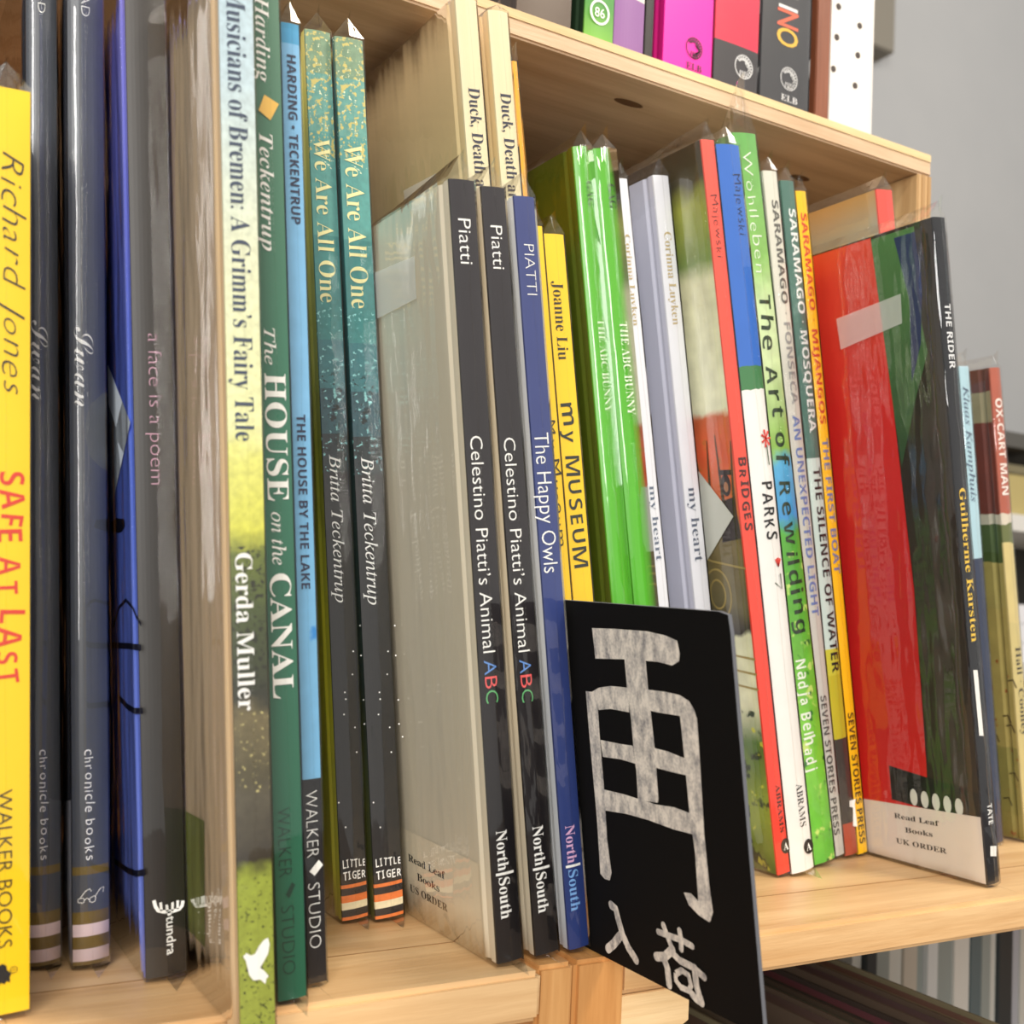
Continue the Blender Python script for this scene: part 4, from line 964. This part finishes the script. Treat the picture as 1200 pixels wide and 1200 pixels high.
box_obj('side_sheet', (0.0392, 0.0412, 0.002, 0.15, 0.0, 0.30), plain((214, 208, 204), 0.5), t)
for x, z in hol:
    bm = bmesh.new(); prism(bm, ring(0, 0, 0.0021, 0.0021, 14)[:-1], 0, 0.0004)
    o = link('hole', bm, plain((74, 66, 62), 0.8), t); o.rotation_euler = (PI/2, 0, 0); o.location = (x-0.2945, 0.0, z+0.01)

# ------------------------------------------------------------------ lower bay
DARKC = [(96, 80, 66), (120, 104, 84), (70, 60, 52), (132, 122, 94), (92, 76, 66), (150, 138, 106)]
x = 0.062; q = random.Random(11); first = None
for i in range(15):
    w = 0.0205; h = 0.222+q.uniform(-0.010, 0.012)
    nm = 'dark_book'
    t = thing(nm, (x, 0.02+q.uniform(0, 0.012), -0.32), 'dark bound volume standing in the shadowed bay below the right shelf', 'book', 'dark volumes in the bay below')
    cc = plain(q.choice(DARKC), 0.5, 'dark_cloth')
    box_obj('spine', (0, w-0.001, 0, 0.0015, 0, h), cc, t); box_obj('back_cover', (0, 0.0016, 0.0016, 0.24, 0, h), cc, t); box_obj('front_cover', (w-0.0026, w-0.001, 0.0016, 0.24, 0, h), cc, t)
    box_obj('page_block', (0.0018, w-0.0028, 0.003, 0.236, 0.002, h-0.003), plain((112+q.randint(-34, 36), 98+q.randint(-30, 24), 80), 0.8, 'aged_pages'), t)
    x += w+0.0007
PALEC = [(208, 206, 196), (176, 178, 184), (220, 216, 206), (150, 156, 150), (196, 186, 170), (96, 110, 112), (52, 58, 60), (214, 214, 210)]
x = 0.500; i = 0
while x < 0.84:
    w = q.uniform(0.010, 0.020); h = 0.235+q.uniform(-0.02, 0.012)
    t = thing('pale_book', (x, 0.285+q.uniform(0, 0.006), -0.32), 'pale narrow spine in the background row below the right shelf', 'book', 'pale books in the bay below')
    cc = plain(PALEC[(i*5+q.randint(0, 2)) % 8], 0.5, 'pale_cover'); i += 1
    box_obj('spine', (0, w-0.0006, 0, 0.0012, 0, h), cc, t); box_obj('back_cover', (0, 0.0012, 0.0013, 0.10, 0, h), cc, t); box_obj('front_cover', (w-0.0018, w-0.0006, 0.0013, 0.10, 0, h), cc, t)
    box_obj('page_block', (0.0014, w-0.0020, 0.002, 0.098, 0.001, h-0.002), PAGES, t)
    x += w+0.0006

# ------------------------------------------------------------------ background
t = thing('storage_cabinet', (1.40, 0.92, -0.75), 'dark storage cabinet with pale shelf edges by the grey wall', 'cabinet')
box_obj('top', (0, 0.9, 0, 0.32, 1.205, 1.232), plain((82, 80, 76), 0.6), t)
box_obj('back', (0.02, 0.88, 0.30, 0.32, 0.02, 1.205), plain((54, 52, 48), 0.7), t)
for xx in (0.0, 0.88): box_obj('side', (xx, xx+0.02, 0, 0.32, 0, 1.205), plain((70, 68, 64), 0.6), t)
for z in (0.0, 0.60, 0.79, 1.055): box_obj('shelf', (0.021, 0.879, 0.0, 0.30, z, z+0.03), plain((214, 212, 206), 0.5), t)
t = thing('cardboard_box', (1.46, 0.94, -0.75+1.0855), 'small yellowish box on the top cabinet shelf', 'box')
box_obj('carton', (0, 0.22, 0, 0.16, 0, 0.075), plain((176, 160, 104), 0.6), t, 0.002); box_obj('lid', (-0.002, 0.222, -0.002, 0.162, 0.0752, 0.092), plain((120, 112, 84), 0.6), t, 0.002)
t = thing('paper_stack', (1.46, 0.94, -0.75+0.8205), 'white paper stack lower in the dark cabinet', 'paper')
for k in range(3): box_obj('ream', (0.004*k, 0.26-0.003*k, 0, 0.2, 0.035*k, 0.035*k+0.034), plain((226, 226, 230), 0.6), t)
t = thing('wall_box', (1.53, 1.30, 1.33), 'grey wall mounted box beside the perforated panel', 'wall box')
bm = bmesh.new(); box(bm, 0, 0.072, -0.05, -0.0005, 0.0, 0.175, 0.003); link('housing', bm, plain((122, 116, 104), 0.6), t)
box_obj('mounting_plate', (-0.002, 0.078, -0.0004, 0, -0.003, 0.178), plain((170, 168, 162), 0.6), t)
